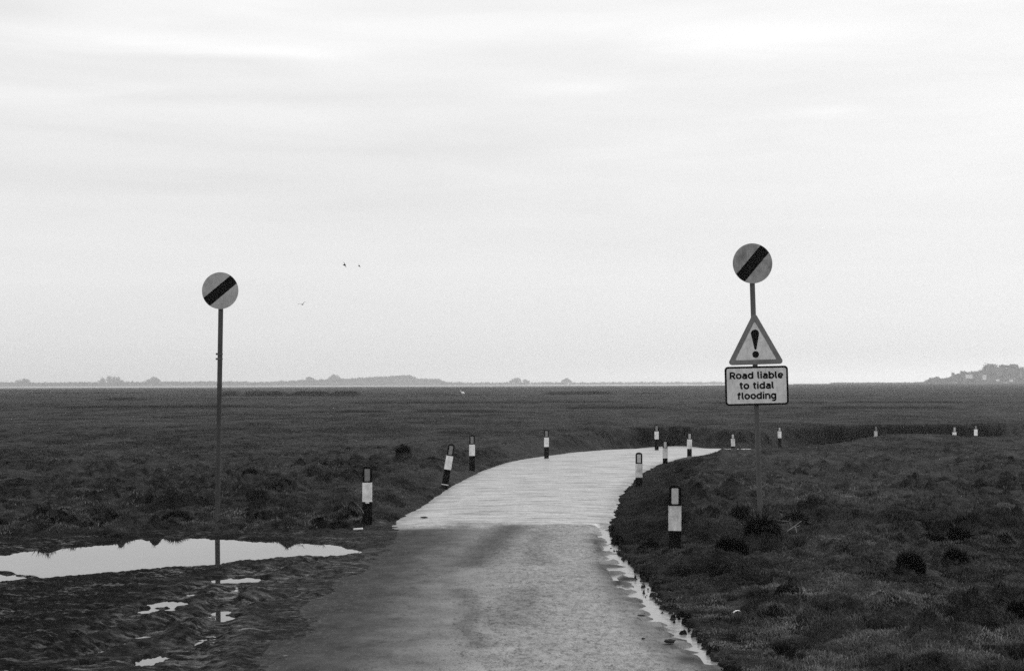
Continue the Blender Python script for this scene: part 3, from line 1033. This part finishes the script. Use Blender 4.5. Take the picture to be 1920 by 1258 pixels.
def cyl(bm_pts, r, mat, name, parent, seg=20):
    bm = bmesh.new()
    tube(bm, bm_pts, r, r, seg)
    return bm_obj(name, bm, mat, parent, False)


def speed_disc(parent, z, ang_, mat, stains=False):
    bm = prism(circle(.30, 72), -.062, -.058)
    disc = bm_obj('sign_disc', bm, mat, parent)
    disc.location = (0, 0, z)
    b = bm_obj('diagonal_bar', prism(bar_outline(.296, .165, ang_), -.0645, -.0625), M_BLACK, disc)
    bm_obj('backing_plate', prism(circle(.300, 72), -.0575, -.054), M_BACK, disc)
    for zz in (-.13, .13):
        br = bmesh.new()
        bmesh.ops.create_cube(br, size=1, matrix=Matrix.Translation((0, -.046, zz)) @ Matrix.Diagonal((.16, .014, .035, 1)))
        bm_obj('clamp', br, M_POLE, disc)
    return disc


# left sign
c = at_y(407.5, 962, 23.2)
zb = zat(c[0], c[1])
S = empty('road_sign', (c[0], c[1], zb - .05), 'tall thin pole on the left carrying only a grey disc with a black diagonal bar', 'road sign')
S.rotation_euler = (0, R(.75), R(-3))
ztop = at_y(411, 545.5, 23.2)[2] - (zb - .05)
cyl([(0, 0, -.4), (0, 0, ztop + .22)], .040, M_POLE_D, 'pole', S)
speed_disc(S, ztop, R(40), M_FACE_A)
for zz in (1.02, 1.10):
    bm = bmesh.new()
    tube(bm, [(0, 0, ztop - zz), (0, 0, ztop - zz - .022)], .047, .047, 16)
    bmesh.ops.create_cube(bm, size=1, matrix=Matrix.Translation((-.052, 0, ztop - zz - .011)) @ Matrix.Diagonal((.03, .03, .03, 1)))
    bm_obj('strap', bm, M_POLE, S)

# right sign
DR = 21.3
c = at_y(1426, 968, DR)
zb = zat(c[0], c[1])
S = empty('road_sign', (c[0], c[1], zb - .05), 'leaning pole on the right with disc, warning triangle and a tidal flooding plate', 'road sign')
S.rotation_euler = (0, R(-1.45), R(4))


def zs(py, px=1416):
    return (at_y(px, py, DR)[2] - (zb - .05))


cyl([(0, 0, -.4), (0, 0, zs(495) + .2)], .0385, M_POLE, 'pole', S)
speed_disc(S, zs(494.5), R(48), M_FACE_B)
# triangle
zc0, zc1 = zs(683.5), zs(588)
hh = zc1 - zc0
half = .415
tri = [(-half - .02, zc0), (half + .02, zc0), (0, zc1 + .035)]
fr = .055
o_ = rounded(tri, .045)


def inset_tri(d):
    (x0, z0), (x1, _), (xa, za) = tri
    L = math.hypot(x1 - xa, za - z0)
    s = (za - z0) / L
    cz_ = (x1 - xa) / L
    k = d / s + (d * cz_ / s)
    ztop_ = za - d * L / (x1 - xa)
    xb = (ztop_ - (z0 + d)) * (x1 - xa) / (za - z0)
    return [(-xb, z0 + d), (xb, z0 + d), (0, ztop_)]


triobj = bm_obj('warning_triangle', prism(rounded(inset_tri(.002), .043), -.058, -.054), M_PLATE, S)
bm_obj('triangle_border', ring(o_, rounded(inset_tri(.072), .012), -.0605, -.0585), M_RED, triobj)
ex_t = []
zt, zbm = zs(618), zs(655.5)
rtop = .062
for k in range(17):
    q = math.pi * k / 16
    ex_t.append((rtop * math.cos(q), zt - rtop + rtop * math.sin(q)))
ex_t += [(-.012, zbm), (.012, zbm)]
bmx = prism(ex_t, -.0605, -.0585)
bmd = prism(circle(.05, 32, 0, zs(664.5)), -.0605, -.0585)
tmp = bpy.data.meshes.new('tmp')
bmd.to_mesh(tmp)
bmx.from_mesh(tmp)
bmd.free()
bm_obj('exclamation_mark', bmx, M_BLACK, triobj)
bm_obj('triangle_back', prism(rounded(tri, .045), -.0535, -.050), M_BACK, triobj)
# plate
pz0, pz1 = zs(759.5, 1420), zs(686.5, 1420)
pw, ph, pcz = .960, pz1 - pz0, (pz0 + pz1) / 2
plate = bm_obj('text_plate', prism(rounded(rect(pw - .006, ph - .006, 0, 0), .05), -.058, -.054), M_PLATE, S)
plate.location = (0, 0, pcz)
plate.rotation_euler = (0, R(.4), 0)
bm_obj('plate_border', ring(rounded(rect(pw, ph), .055), rounded(rect(pw - .056, ph - .056), .03), -.0605, -.0585), M_BLACK, plate)
bm_obj('plate_back', prism(rounded(rect(pw, ph), .055), -.0535, -.050), M_BACK, plate)
# lettering: stroke-built capitals and small letters (x-height = 1)
def arc(cx_, cz_, rx_, rz_, a0, a1, n_=14):
    return [(cx_ + rx_ * math.cos(R(a0 + (a1 - a0) * k / n_)), cz_ + rz_ * math.sin(R(a0 + (a1 - a0) * k / n_))) for k in range(n_ + 1)]


SW = .30
GL = {
    'R': (1.08, [[(.14, 0), (.14, 1.29)], [(.14, 1.14), (.5, 1.14)] + arc(.52, .86, .32, .28, 90, -90) + [(.14, .58)], [(.50, .58), (.93, 0)]]),
    'o': (1.10, [arc(.5, .5, .37, .38, 0, 360, 28)]),
    'a': (1.00, [[(.74, 0), (.74, .60)] + arc(.44, .60, .30, .27, 0, 150), [(.74, .545), (.45, .545)] + arc(.38, .33, .25, .215, 90, 270) + [(.5, .125), (.74, .27)]]),
    'd': (1.12, [arc(.48, .5, .36, .38, 0, 360, 28), [(.85, 0), (.85, 1.29)]]),
    'b': (1.12, [arc(.52, .5, .36, .38, 0, 360, 28), [(.15, 0), (.15, 1.29)]]),
    'l': (.52, [[(.15, 1.29), (.15, .34)] + arc(.36, .34, .21, .21, 180, 275, 8)]),
    'i': (.44, [[(.16, 0), (.16, 1.0)], [(.16, 1.10), (.16, 1.30)]]),
    'e': (1.06, [[(.14, .47), (.84, .47)], arc(.49, .5, .36, .38, 0, 318, 28)]),
    't': (.70, [[(.26, 1.22), (.26, .36)] + arc(.48, .36, .22, .235, 180, 280, 8), [(.0, .88), (.58, .88)]]),
    'f': (.74, [[(.24, 0), (.24, .96)] + arc(.47, .96, .23, .20, 180, 80, 8), [(.0, .88), (.58, .88)]]),
    'n': (1.06, [[(.15, 0), (.15, 1.0)], arc(.49, .54, .34, .335, 170, 0) + [(.83, 0)]]),
    'g': (1.12, [arc(.48, .5, .36, .38, 0, 360, 28), [(.85, 1.0), (.85, -.05)] + arc(.50, -.05, .35, .26, 0, -140)]),
    ' ': (.55, []),
}
parts_v, parts_f = [], []
lay = 0


def stroke_geo(pts, x0, z0, sx, sz, y_):
    n_ = len(pts)
    base = len(parts_v)
    for i, (px_, pz_) in enumerate(pts):
        a_, b_ = pts[max(i - 1, 0)], pts[min(i + 1, n_ - 1)]
        if pts[0] == pts[-1] or math.hypot(pts[0][0] - pts[-1][0], pts[0][1] - pts[-1][1]) < 1e-6:
            if i in (0, n_ - 1):
                a_, b_ = pts[-2], pts[1]
        dx_, dz_ = b_[0] - a_[0], b_[1] - a_[1]
        L = math.hypot(dx_, dz_) or 1
        nx_, nz_ = -dz_ / L * SW / 2, dx_ / L * SW / 2
        for s_ in (1, -1):
            parts_v.append((x0 + (px_ + s_ * nx_) * sx, y_, z0 + (pz_ + s_ * nz_) * sz))
    for i in range(n_ - 1):
        q = base + i * 2
        parts_f.append([q, q + 1, q + 3, q + 2])


for line, zz, wide_ in (('Road liable', .105, .810), ('to tidal', -.047, .520), ('flooding', -.199, .590)):
    tot = sum(GL[c_][0] for c_ in line) - .10
    sx = wide_ / tot
    x0 = -wide_ / 2
    for c_ in line:
        adv, st_ = GL[c_]
        for pts in st_:
            stroke_geo(pts, x0, zz, sx, .0815, -.0590 - .0002 * (lay % 7))
            lay += 1
        x0 += adv * sx
me = bpy.data.meshes.new('lettering')
me.from_pydata(parts_v, [], parts_f)
me.materials.append(M_BLACK)
o = bpy.data.objects.new('lettering', me)
COL.objects.link(o)
o.parent = plate
for zz in (zs(640), zs(668), zs(700), zs(745)):
    br = bmesh.new()
    bmesh.ops.create_cube(br, size=1, matrix=Matrix.Translation((0, -.043, zz)) @ Matrix.Diagonal((.16, .012, .035, 1)))
    bm_obj('clamp', br, M_POLE, S)

# ------------------------------------------------------------------ marker posts
PW, PD = .150, .085


def post_outline(w_, ztop_, zbot, n_=14, rr_=.7):
    r = w_ / 2
    pts = [(-r, zbot), (r, zbot)]
    for k in range(n_ + 1):
        q = math.pi * k / n_
        pts.append((r * math.cos(q), ztop_ - r * rr_ + r * rr_ * math.sin(q)))
    return pts


def marker(px, ytop, scale, label, lean=0.0, turn=0.0, band=None, refl=None, top=.262, bh=.305, wfac=1.0, foot=False, pitch_=0.0):
    """px, ytop: photograph pixel of the post's top; scale: photograph pixels per metre there"""
    dist = FPX / scale
    p = at_y(px, ytop, dist)
    H_ = 1.35
    L = empty('marker_post', (p[0] - math.sin(lean) * H_, p[1], p[2] - math.cos(lean) * H_), label, 'marker post', 'black and white marker posts along the road')
    L.rotation_euler = (pitch_, lean, turn)
    w_ = PW * wfac
    bm_obj('post_body', prism(post_outline(w_, H_, .0), -PD / 2, PD / 2, .008), M_POST, L)
    zt_ = H_ - top
    b = bmesh.new()
    bmesh.ops.create_cube(b, size=1, matrix=Matrix.Translation((0, 0, zt_ - bh / 2)) @ Matrix.Diagonal((w_ + .008, PD + .008, bh, 1)))
    bmesh.ops.bevel(b, geom=[e for e in b.edges if abs(e.verts[0].co.z - e.verts[1].co.z) > .1], offset=.01, segments=3, affect='EDGES')
    bm_obj('white_band', b, band or M_BAND, L)
    rf = rounded(rect(w_ * .56, top * .74, 0, H_ - top * .54), .012)
    bm_obj('reflector', prism(rf, -PD / 2 - .004, -PD / 2 + .002), refl or M_REFL, L)
    if foot:
        f_ = bmesh.new()
        bmesh.ops.create_cube(f_, size=1, matrix=Matrix.Translation((0, 0, H_ - .915)) @ Matrix.Diagonal((w_ + .006, PD + .006, .022, 1)))
        bm_obj('foot_strip', f_, M_BAND_DULL, L)
    return L


mp = marker(688.5, 873.5, 117, 'nearest marker post on the left verge, upright beside the end of the big puddle', 0, R(6))
t_ = bmesh.new()
bmesh.ops.create_cube(t_, size=1, matrix=Matrix.Translation((.0, -PD / 2 - .004, 1.35 - .262 - .318)) @ Matrix.Diagonal((.06, .012, .022, 1)))
bm_obj('label_tab', t_, M_BAND_DULL, mp)
marker(847, 832, 84, 'marker post on the left verge leaning sharply to the right', R(9.5), R(4), None, None, .27, .305, .98, True)
marker(885, 815, 69, 'upright marker post just behind the sharply leaning one on the left verge', 0, R(3))
marker(1024.5, 805, 57, 'lone marker post on the outer left verge where the road starts to bend', 0, R(0))
marker(1231, 796, 48, 'marker post beyond the far side of the bend, half sunk behind the bank', 0, R(-3))
marker(1265.5, 908, 151, 'nearest and largest marker post on the right verge, with a pale reflector', R(.6), R(-5), M_BAND_DULL, M_REFL_PALE, .262, .305, 1.0)
marker(1198, 848, 84, 'second marker post on the inner right verge, standing against the bright road', R(.4), R(-4), M_BAND_DULL, M_REFL_PALE, .25, .305)
marker(1247, 826, 63, 'marker post on the inner verge whose white band melts into the bright road', 0, R(-4), M_BAND_DULL, M_REFL_PALE, .22, .30, .95)
mp = marker(1293, 811, 59, 'marker post on the inner verge with a grey foot below its black base', R(.8), R(-3), None, M_REFL_PALE, .21, .30, .95)
t_ = bmesh.new()
bmesh.ops.create_cube(t_, size=1, matrix=Matrix.Translation((0, 0, 1.35 - .84)) @ Matrix.Diagonal((PW * .95 + .006, PD + .006, .2, 1)))
bm_obj('grey_foot', t_, M_REFL, mp)
marker(1374, 812.5, 47, 'marker post where the road slips out of sight, just left of the right sign pole', R(-1), R(-6), M_BAND_DULL, M_REFL_PALE, .21, .3)
marker(1461.5, 800, 42, 'marker post just right of the right sign pole, at the start of the dark bank', 0, R(-5), None, M_REFL_PALE, .2, .3)
marker(1642, 798, 41, 'faint marker post near the middle of the dark bank, mostly hidden by the grassy rise', 0, R(8), M_REFL_PALE, M_REFL, .24, .3, .8)
marker(1789.5, 799, 42, 'left one of the two marker posts close together before the dark bank at far right', 0, R(-8), None, M_REFL_PALE, .26, .3)
marker(1829.5, 797, 39, 'rightmost marker post, right one of the pair before the dark bank', 0, R(-8), None, M_REFL, .2, .3)

# ------------------------------------------------------------------ stones, scraps
M_STONE = mat_simple('dark_clod', 0.012, 0.03, 14, 0.8, 0.15, .4, 30)


def stone(px, py, wpx, hpx, label):
    c_ = at_z(px, py, .02)
    s = c_[1] / FPX
    b = bmesh.new()
    bmesh.ops.create_icosphere(b, subdivisions=3, radius=1)
    for v in b.verts:
        nz = 1 + .3 * float(perlin(np.array([v.co.x * 1.7 + px]), np.array([v.co.y * 1.7 + v.co.z * 1.3]))[0])
        v.co = Vector((v.co.x * wpx * s * .5 * nz, v.co.y * wpx * s * .4 * nz, v.co.z * hpx * s * .32 * nz))
    o = bm_obj('mud_clod', b, M_STONE, None, True)
    o.location = (c_[0], c_[1], .02 + hpx * s * .12)
    tag(o, label, 'clod', 'clods of mud lying on the road edge')


stone(1203, 1154, 14, 5, 'small flat black clod on the asphalt near the right edge')
stone(1261, 1161, 10, 8, 'round black clod lying in the strip of water at the right edge')
stone(1256, 1203, 20, 12, 'biggest dark clod by the right road edge, nearest the camera')
stone(1206, 1197, 7, 5, 'tiny dark clod on the asphalt left of the biggest clod')
stone(795, 970, 14, 4, 'thin dark clod at the left edge where the pale road surface begins')

M_SCRAP = mat_simple('white_scrap', 0.75, 0.9, 10, 0.4, 0.4)
c = at_z(1382, 1121, .15)
zz = zat(c[0], c[1])
V, F_ = [], []
for i in range(9):
    a = math.pi * (.12 + .76 * i / 8)
    for j in range(5):
        wv = (j - 2) * .012
        for k, rr_ in enumerate((.042, .038)):
            V.append((math.cos(a) * rr_ * 1.0, wv * (1 + .2 * math.sin(a * 3)), math.sin(a) * rr_ * .75 + .06 - .01 * i / 8))
n5 = 5
for i in range(8):
    for j in range(4):
        for k in range(2):
            q = lambda ii, jj_: (ii * n5 + jj_) * 2 + k
            f_ = [q(i, j), q(i + 1, j), q(i + 1, j + 1), q(i, j + 1)]
            F_.append(f_ if k == 0 else f_[::-1])
o = np_mesh('litter', V, F_, M_SCRAP)
o.location = (c[0], c[1], zz)
tag(o, 'small curled white scrap lying in the near right grass', 'litter')

c = at_z(671.5, 989, .03)
zz = zat(c[0], c[1])
bm = bmesh.new()
bmesh.ops.create_cube(bm, size=1, matrix=Matrix.Rotation(R(-4), 4, 'Y') @ Matrix.Diagonal((.15, .05, .025, 1)))
bmesh.ops.bevel(bm, geom=bm.edges[:], offset=.006, segments=2, affect='EDGES')
o = bm_obj('litter', bm, M_SCRAP)
o.location = (c[0], c[1], max(zz, WATER_Z) + .016)
tag(o, 'white strip lying on the ground at the left foot of the nearest left marker post', 'litter')
bm = bmesh.new()
sm = smooth_line([tuple(at_y(x, y, 22.6)) for x, y in ((682, 962), (676, 952), (669, 945))], 4)
tube(bm, sm, .007, .004, 5)
tag(bm_obj('withered_weed', bm, M_STEM), 'single pale dead stem leaning beside the nearest left marker post', 'plant')

# ------------------------------------------------------------------ birds
M_BIRD = mat_simple('dark_plumage', 0.008, 0.015, 10, 0.7, 0.1)
M_BIRD_G = mat_simple('grey_plumage', 0.08, 0.14, 10, 0.7, 0.1)
M_BIRD_W = mat_simple('white_plumage', 0.8, 0.9, 10, 0.7, 0.1)


def bird(px, py, dist, span, head, roll_, flap, mat, label, name='flying_bird', fat=1.0):
    p = at_y(px, py, dist)
    b = bmesh.new()
    L_ = span * .55
    prof = [(-.5, .006), (-.42, .05), (-.2, .10), (.1, .12), (.3, .085), (.4, .07), (.47, .04), (.54, .006)]
    rings = []
    for t, r in [(a_, b_ * fat) for a_, b_ in prof]:
        rings.append([b.verts.new((t * L_, math.cos(2 * math.pi * k / 8) * r * L_, math.sin(2 * math.pi * k / 8) * r * L_)) for k in range(8)])
    for a, c_ in zip(rings, rings[1:]):
        for k in range(8):
            b.faces.new([a[k], a[(k + 1) % 8], c_[(k + 1) % 8], c_[k]])
    b.faces.new(rings[0])
    b.faces.new(rings[-1])
    for s in (1, -1):
        secs = []
        for f_, ch, sweep, up in ((0.0, .34, .0, 0), (.35, .32, .04, .35), (.7, .22, -.02, .45), (1.0, .03, -.22, .35)):
            y_ = s * (f_ * span * .5)
            z_ = up * flap * span * .5
            secs.append([b.verts.new((x_ * L_, y_, z_ + dz_ * L_)) for x_, dz_ in ((sweep + ch * .5 + .08, 0), (sweep + .08, .03), (sweep - ch * .5 + .08, 0), (sweep + .08, -.015))])
        for a, c_ in zip(secs, secs[1:]):
            for k in range(4):
                b.faces.new([a[k], a[(k + 1) % 4], c_[(k + 1) % 4], c_[k]])
        b.faces.new(secs[-1])
    tl = [b.verts.new(v) for v in ((-.42 * L_, -.05 * L_, 0), (-.42 * L_, .05 * L_, 0), (-.72 * L_, .12 * L_, .0), (-.72 * L_, -.12 * L_, .0), (-.42 * L_, 0, .03 * L_), (-.72 * L_, 0, .02 * L_))]
    for f_ in ((0, 1, 2, 3), (0, 3, 5, 4), (4, 5, 2, 1), (0, 4, 1), (3, 2, 5)):
        b.faces.new([tl[i] for i in f_])
    bmesh.ops.recalc_face_normals(b, faces=b.faces)
    o = bm_obj(name, b, mat)
    o.location = p
    o.rotation_euler = (roll_, 0, head)
    return tag(o, label, 'bird', 'birds flying over the marsh')


bird(646, 497, 50, .25, R(60), R(62), .3, M_BIRD, 'left and larger of the two black birds flying close together', fat=1.9)
bird(673.5, 499, 62, .22, R(62), R(58), .3, M_BIRD, 'right and smaller of the two black birds flying close together', fat=1.9)
bird(567, 571, 80, .50, R(80), R(-16), .9, M_BIRD_G, 'grey bird with spread wings flying lower, right of the left sign disc')

# the white speck far out on the marsh: a standing bird
c = at_z(868, 743.5, .17)
b = bmesh.new()
bmesh.ops.create_icosphere(b, subdivisions=2, radius=1, matrix=Matrix.Translation((0, 0, .52)) @ Matrix.Rotation(R(25), 4, 'Y') @ Matrix.Diagonal((.3, .17, .2, 1)))
tube(b, [(-.25, 0, .6), (-.33, 0, .8), (-.28, 0, .95), (-.36, 0, 1.02)], .05, .04, 8)
tube(b, [(-.36, 0, 1.02), (-.5, 0, 1.0)], .035, .004, 6)
tube(b, [(.0, .05, .4), (0, .05, -.05)], .015, .015, 5)
tube(b, [(.0, -.05, .4), (0, -.05, -.05)], .015, .015, 5)
o = bm_obj('standing_bird', b, M_BIRD_W, None, True)
o.location = (c[0], c[1], zat(c[0], c[1]))
tag(o, 'tiny white bird standing far out on the flat marsh', 'bird')

# ------------------------------------------------------------------ far shore, hill, woods, houses
M_LAND = mat_simple('far_land', 0.04, 0.08, .01, 0.9, 0.05)
M_HOUSE = mat_simple('house_wall', 0.7, 0.85, .5, 0.7, 0.1)
M_ROOF = mat_simple('house_roof', 0.06, 0.12, .5, 0.7, 0.1)


def land(name, prof_px, dist, depth, drop_, label, base=-3.0):
    """a low rise whose skyline follows the photograph, with a rounded cross-section"""
    xs = np.arange(prof_px[0][0], prof_px[-1][0] + 1, 4.0)
    tops = np.interp(xs, [p[0] for p in prof_px], [p[1] for p in prof_px])
    P = np.array([at_y(a, b, dist) for a, b in zip(xs, tops)])
    P[:, 2] = np.maximum(P[:, 2] - drop_, base + .3)
    secs = np.linspace(-1, 1, 15)
    V = []
    for s in secs:
        q = (1 - s * s) ** .6
        V.append(np.stack([P[:, 0] * (1 + s * depth / dist), P[:, 1] + s * depth, base + (P[:, 2] - base) * q], -1))
    V = np.concatenate(V)
    m_ = len(xs)
    a, b2 = np.meshgrid(np.arange(14), np.arange(m_ - 1), indexing='ij')
    F2 = np.stack([a * m_ + b2, a * m_ + b2 + 1, (a + 1) * m_ + b2 + 1, (a + 1) * m_ + b2], -1).reshape(-1, 4)
    o = np_mesh(name, V, F2, M_LAND)
    tag(o, label, kind='structure')
    return xs, P


def crown_leaves(cx, cy, cz, rx, rz_, k, size, tone):
    """leaf clumps as small triangles scattered through an ellipsoid, denser near its surface"""
    d = rng.randn(k, 3)
    d /= np.linalg.norm(d, axis=1)[:, None]
    q = rng.rand(k) ** .4
    c_ = np.stack([cx + d[:, 0] * rx * q, cy + d[:, 1] * rx * q, cz + d[:, 2] * rz_ * q], -1)
    t3 = rng.randn(k, 3, 3) * size
    V = (c_[:, None, :] + t3).reshape(-1, 3)
    tn = np.repeat(tone * (.6 + .8 * rng.rand(k)), 3)
    return V, tn


def woods(name, items, label, parent=None):
    """items: (x, y, z, crown radius, crown height)"""
    VV, TT = [], []
    for x, y, z, rx, h_ in items:
        k = int(np.clip(26 * rx, 60, 260))
        V, tn = crown_leaves(x, y, z + h_ * .55, rx, h_ * .5, k, max(.35, rx * .17), (.085 if h_ < 4.01 else .06) * rng.uniform(.45, 1.6))
        VV.append(V)
        TT.append(tn)
    V = np.concatenate(VV)
    F2 = np.arange(len(V)).reshape(-1, 3)
    o = np_mesh(name, V, F2, M_TREE, dict(tone=np.concatenate(TT)), False)
    return tag(o, label, 'woodland', kind='stuff')


D1 = 3000.0
prof = [(-500, 716), (-100, 717), (0, 716), (60, 717), (400, 715), (480, 716), (540, 714), (600, 711), (660, 709), (700, 706), (760, 703.5), (770, 704), (780, 709), (820, 710),
        (832, 716), (870, 717.5), (1000, 716.5), (1100, 717), (1230, 718.5), (1330, 720.5), (1400, 722)]
xs, P = land('far_shore', prof, D1, 220, 5.0, 'low hazy shore on the far side of the estuary')
items = []
for i in range(len(xs)):
    for _ in range(3):
        j = rng.rand() * .95
        k = min(i + 1, len(xs) - 1)
        x = P[i, 0] + (P[k, 0] - P[i, 0]) * j
        y = D1 + rng.uniform(-150, 60)
        topz = P[i, 2] + 5.0
        hgt = rng.uniform(4.0, 6.8)
        if xs[i] > 850 and rng.rand() < .2:
            continue
        q = (1 - ((y - D1) / 220) ** 2) ** .6
        zg = -3.0 + (P[i, 2] + 3.0) * q
        items.append((x * y / D1, y, zg - .8, rng.uniform(2.5, 5.5), hgt))
woods('far_woodland', items, 'grey hazy belt of trees along the far shore of the estuary')


def copse(px, ytop, wpx, ybase, dist, label):
    a = at_y(px, ybase, dist)
    top = at_y(px, ytop, dist)[2]
    wid = wpx * dist / FPX
    it = []
    for _ in range(16):
        f_ = rng.uniform(-1, 1)
        hgt = (top - a[2]) * math.sqrt(max(.1, 1 - f_ * f_)) * rng.uniform(.75, 1.0)
        it.append((a[0] + f_ * wid * .5, a[1] + rng.uniform(-12, 12), a[2], rng.uniform(3.5, 6), max(hgt, 4)))
    woods('copse', it, label)


copse(208, 703, 44, 719, 2980, 'domed copse of tall trees, highest on the left part of the far shore')
copse(286, 705, 24, 719, 2980, 'small faint copse right of the domed one on the far shore')
copse(44, 709.5, 26, 719, 2980, 'faint low copse near the left edge on the far shore')
copse(628, 701, 16, 712, 2980, 'thin cluster of treetops on the left shoulder of the central shore rise')
copse(580, 706, 7, 713, 2980, 'single narrow treetop standing up left of the central shore rise')
copse(972, 708, 34, 718, 2980, 'pale rounded copse on the low shore right of the central rise')
copse(1063, 708.5, 14, 718, 2980, 'pale small copse farthest right on the low far shore')

D2 = 1500.0
prof2 = [(1560, 724), (1640, 721), (1690, 717.5), (1728, 713), (1745, 710), (1775, 708.5), (1790, 701), (1805, 698), (1838, 694), (1850, 687), (1868, 688), (1888, 690), (1900, 687), (1920, 692), (1990, 685), (2100, 682), (2250, 688), (2500, 712)]
xs, P = land('hill', prof2, D2, 130, 3.0, 'hazy wooded hill rising at the right edge of the marsh', -.5)
items = []
for i in range(len(xs)):
    nn = 8 if xs[i] > 1742 else 3
    for _ in range(nn):
        k = min(i + 1, len(xs) - 1)
        x = P[i, 0] + (P[k, 0] - P[i, 0]) * rng.rand()
        y = D2 + rng.uniform(-126, 40)
        q = max(0, 1 - ((y - D2) / 130) ** 2) ** .6
        zg = -.5 + (P[i, 2] + .5) * q
        items.append((x * y / D2, y, zg - .6, rng.uniform(1.4, 3.0), rng.uniform(2.4, 4.0) if xs[i] > 1735 else rng.uniform(1.2, 2)))
woods('hill_woodland', items, 'mottled grey woodland and scrub covering the hill at right')


def hill_tree(px, ytop, ybase, wpx, label, flat=False, dist=1480.0):
    a = at_y(px, ybase, dist)
    top = at_y(px, ytop, dist)[2]
    h_ = top - a[2]
    root = empty('tree', tuple(a), label, 'tree', 'trees standing up on the skyline of the hill')
    b = bmesh.new()
    tube(b, [(0, 0, -1), (0.1, 0, h_ * .35), (0, 0, h_ * .75)], h_ * .05, h_ * .02, 6)
    for q in range(4):
        an = q * 1.7
        tube(b, [(0, 0, h_ * (.3 + .08 * q)), (math.cos(an) * h_ * .2, math.sin(an) * h_ * .2, h_ * (.5 + .1 * q))], h_ * .022, h_ * .008, 5)
    bm_obj('trunk', b, M_STONE, root)
    VV, TT = [], []
    wid = wpx * dist / FPX * .5
    for q in range(7):
        f_ = rng.uniform(-.6, .6)
        V, tn = crown_leaves(f_ * wid, rng.uniform(-.5, .5) * wid, h_ * (rng.uniform(.78, .9) if flat else rng.uniform(.5, .8)), wid * .5, h_ * (.13 if flat else .22), 60, wid * .1, .045)
        VV.append(V)
        TT.append(tn)
    V = np.concatenate(VV)
    np_mesh('crown', V, np.arange(len(V)).reshape(-1, 3), M_TREE, dict(tone=np.concatenate(TT)), False, root)


hill_tree(1744, 707, 719, 8, 'small pointed tree lowest on the left slope of the hill')
hill_tree(1755, 703, 718, 14, 'round bushy tree low on the left slope of the hill')
hill_tree(1787, 697.5, 708, 8, 'pointed tree at the step halfway up the hill')
hill_tree(1805, 695, 705, 12, 'broad tree just right of the step on the hill')
hill_tree(1857, 681, 704, 34, 'tallest wide-crowned tree on the hill skyline')
hill_tree(1883, 684.5, 702, 30, 'flat-topped tree on the hill skyline right of the tallest one', True)
hill_tree(1902, 682.5, 702, 26, 'round-crowned tree on the hill skyline near the right edge')
hill_tree(1916, 687, 702, 14, 'tree cut off by the right edge on the hill skyline')


def house(px, py, wpx, hpx, label, turn=0.0):
    dist = 1372.0
    a = at_y(px, py, dist)
    s = dist / FPX
    w_, h_ = wpx * s, hpx * s
    root = empty('house', (a[0], a[1], a[2] - h_ * .5), label, 'house', 'pale houses among the trees of the hill')
    root.rotation_euler = (0, 0, turn)
    b = bmesh.new()
    d_ = w_ * .7
    o4 = [(-w_ / 2, 0), (w_ / 2, 0), (w_ / 2, h_), (-w_ / 2, h_)]
    b = prism(o4, -d_ / 2, d_ / 2)
    bm_obj('wall', b, M_HOUSE, root)
    b = bmesh.new()
    e = .3
    q = [b.verts.new(v) for v in ((-w_ / 2 - e, -d_ / 2 - e, h_ + .01), (w_ / 2 + e, -d_ / 2 - e, h_ + .01), (w_ / 2 + e, d_ / 2 + e, h_ + .01), (-w_ / 2 - e, d_ / 2 + e, h_ + .01),
                                  (-w_ / 2 - e, 0, h_ * 1.45), (w_ / 2 + e, 0, h_ * 1.45))]
    for f_ in ((0, 1, 5, 4), (2, 3, 4, 5), (1, 2, 5), (3, 0, 4), (3, 2, 1, 0)):
        b.faces.new([q[i] for i in f_])
    bm_obj('roof', b, M_ROOF, root)


house(1817, 705.5, 11, 8, 'largest pale house, highest of those on the hill')
house(1846, 707, 6, 10, 'narrow pale house between the largest one and the tallest tree')
house(1871, 712.5, 6, 4.5, 'small white house low on the hill below the tallest tree')
house(1896, 713.5, 6, 4.2, 'small white house low on the hill near the right edge')
house(1886, 719, 8, 3, 'low white house at the foot of the hill')

# ------------------------------------------------------------------ haze
hm = bpy.data.materials.new('haze')
hm.use_nodes = True
t = NT(hm.node_tree)
pv = t.n('ShaderNodeVolumePrincipled')
pv.inputs['Color'].default_value = grey(.995)
pv.inputs['Density'].default_value = 3.0e-4
pv.inputs['Anisotropy'].default_value = 0.65
om = t.n('ShaderNodeOutputMaterial')
t.link(pv.outputs[0], om.inputs['Volume'])
bm = bmesh.new()
bmesh.ops.create_cube(bm, size=1, matrix=Matrix.Translation((0, 0, 20)) @ Matrix.Diagonal((19000, 19000, 47.4, 1)))
hz = bm_obj('haze', bm, hm)
tag(hz, 'thin pale haze lying over the marsh and estuary', kind='stuff')
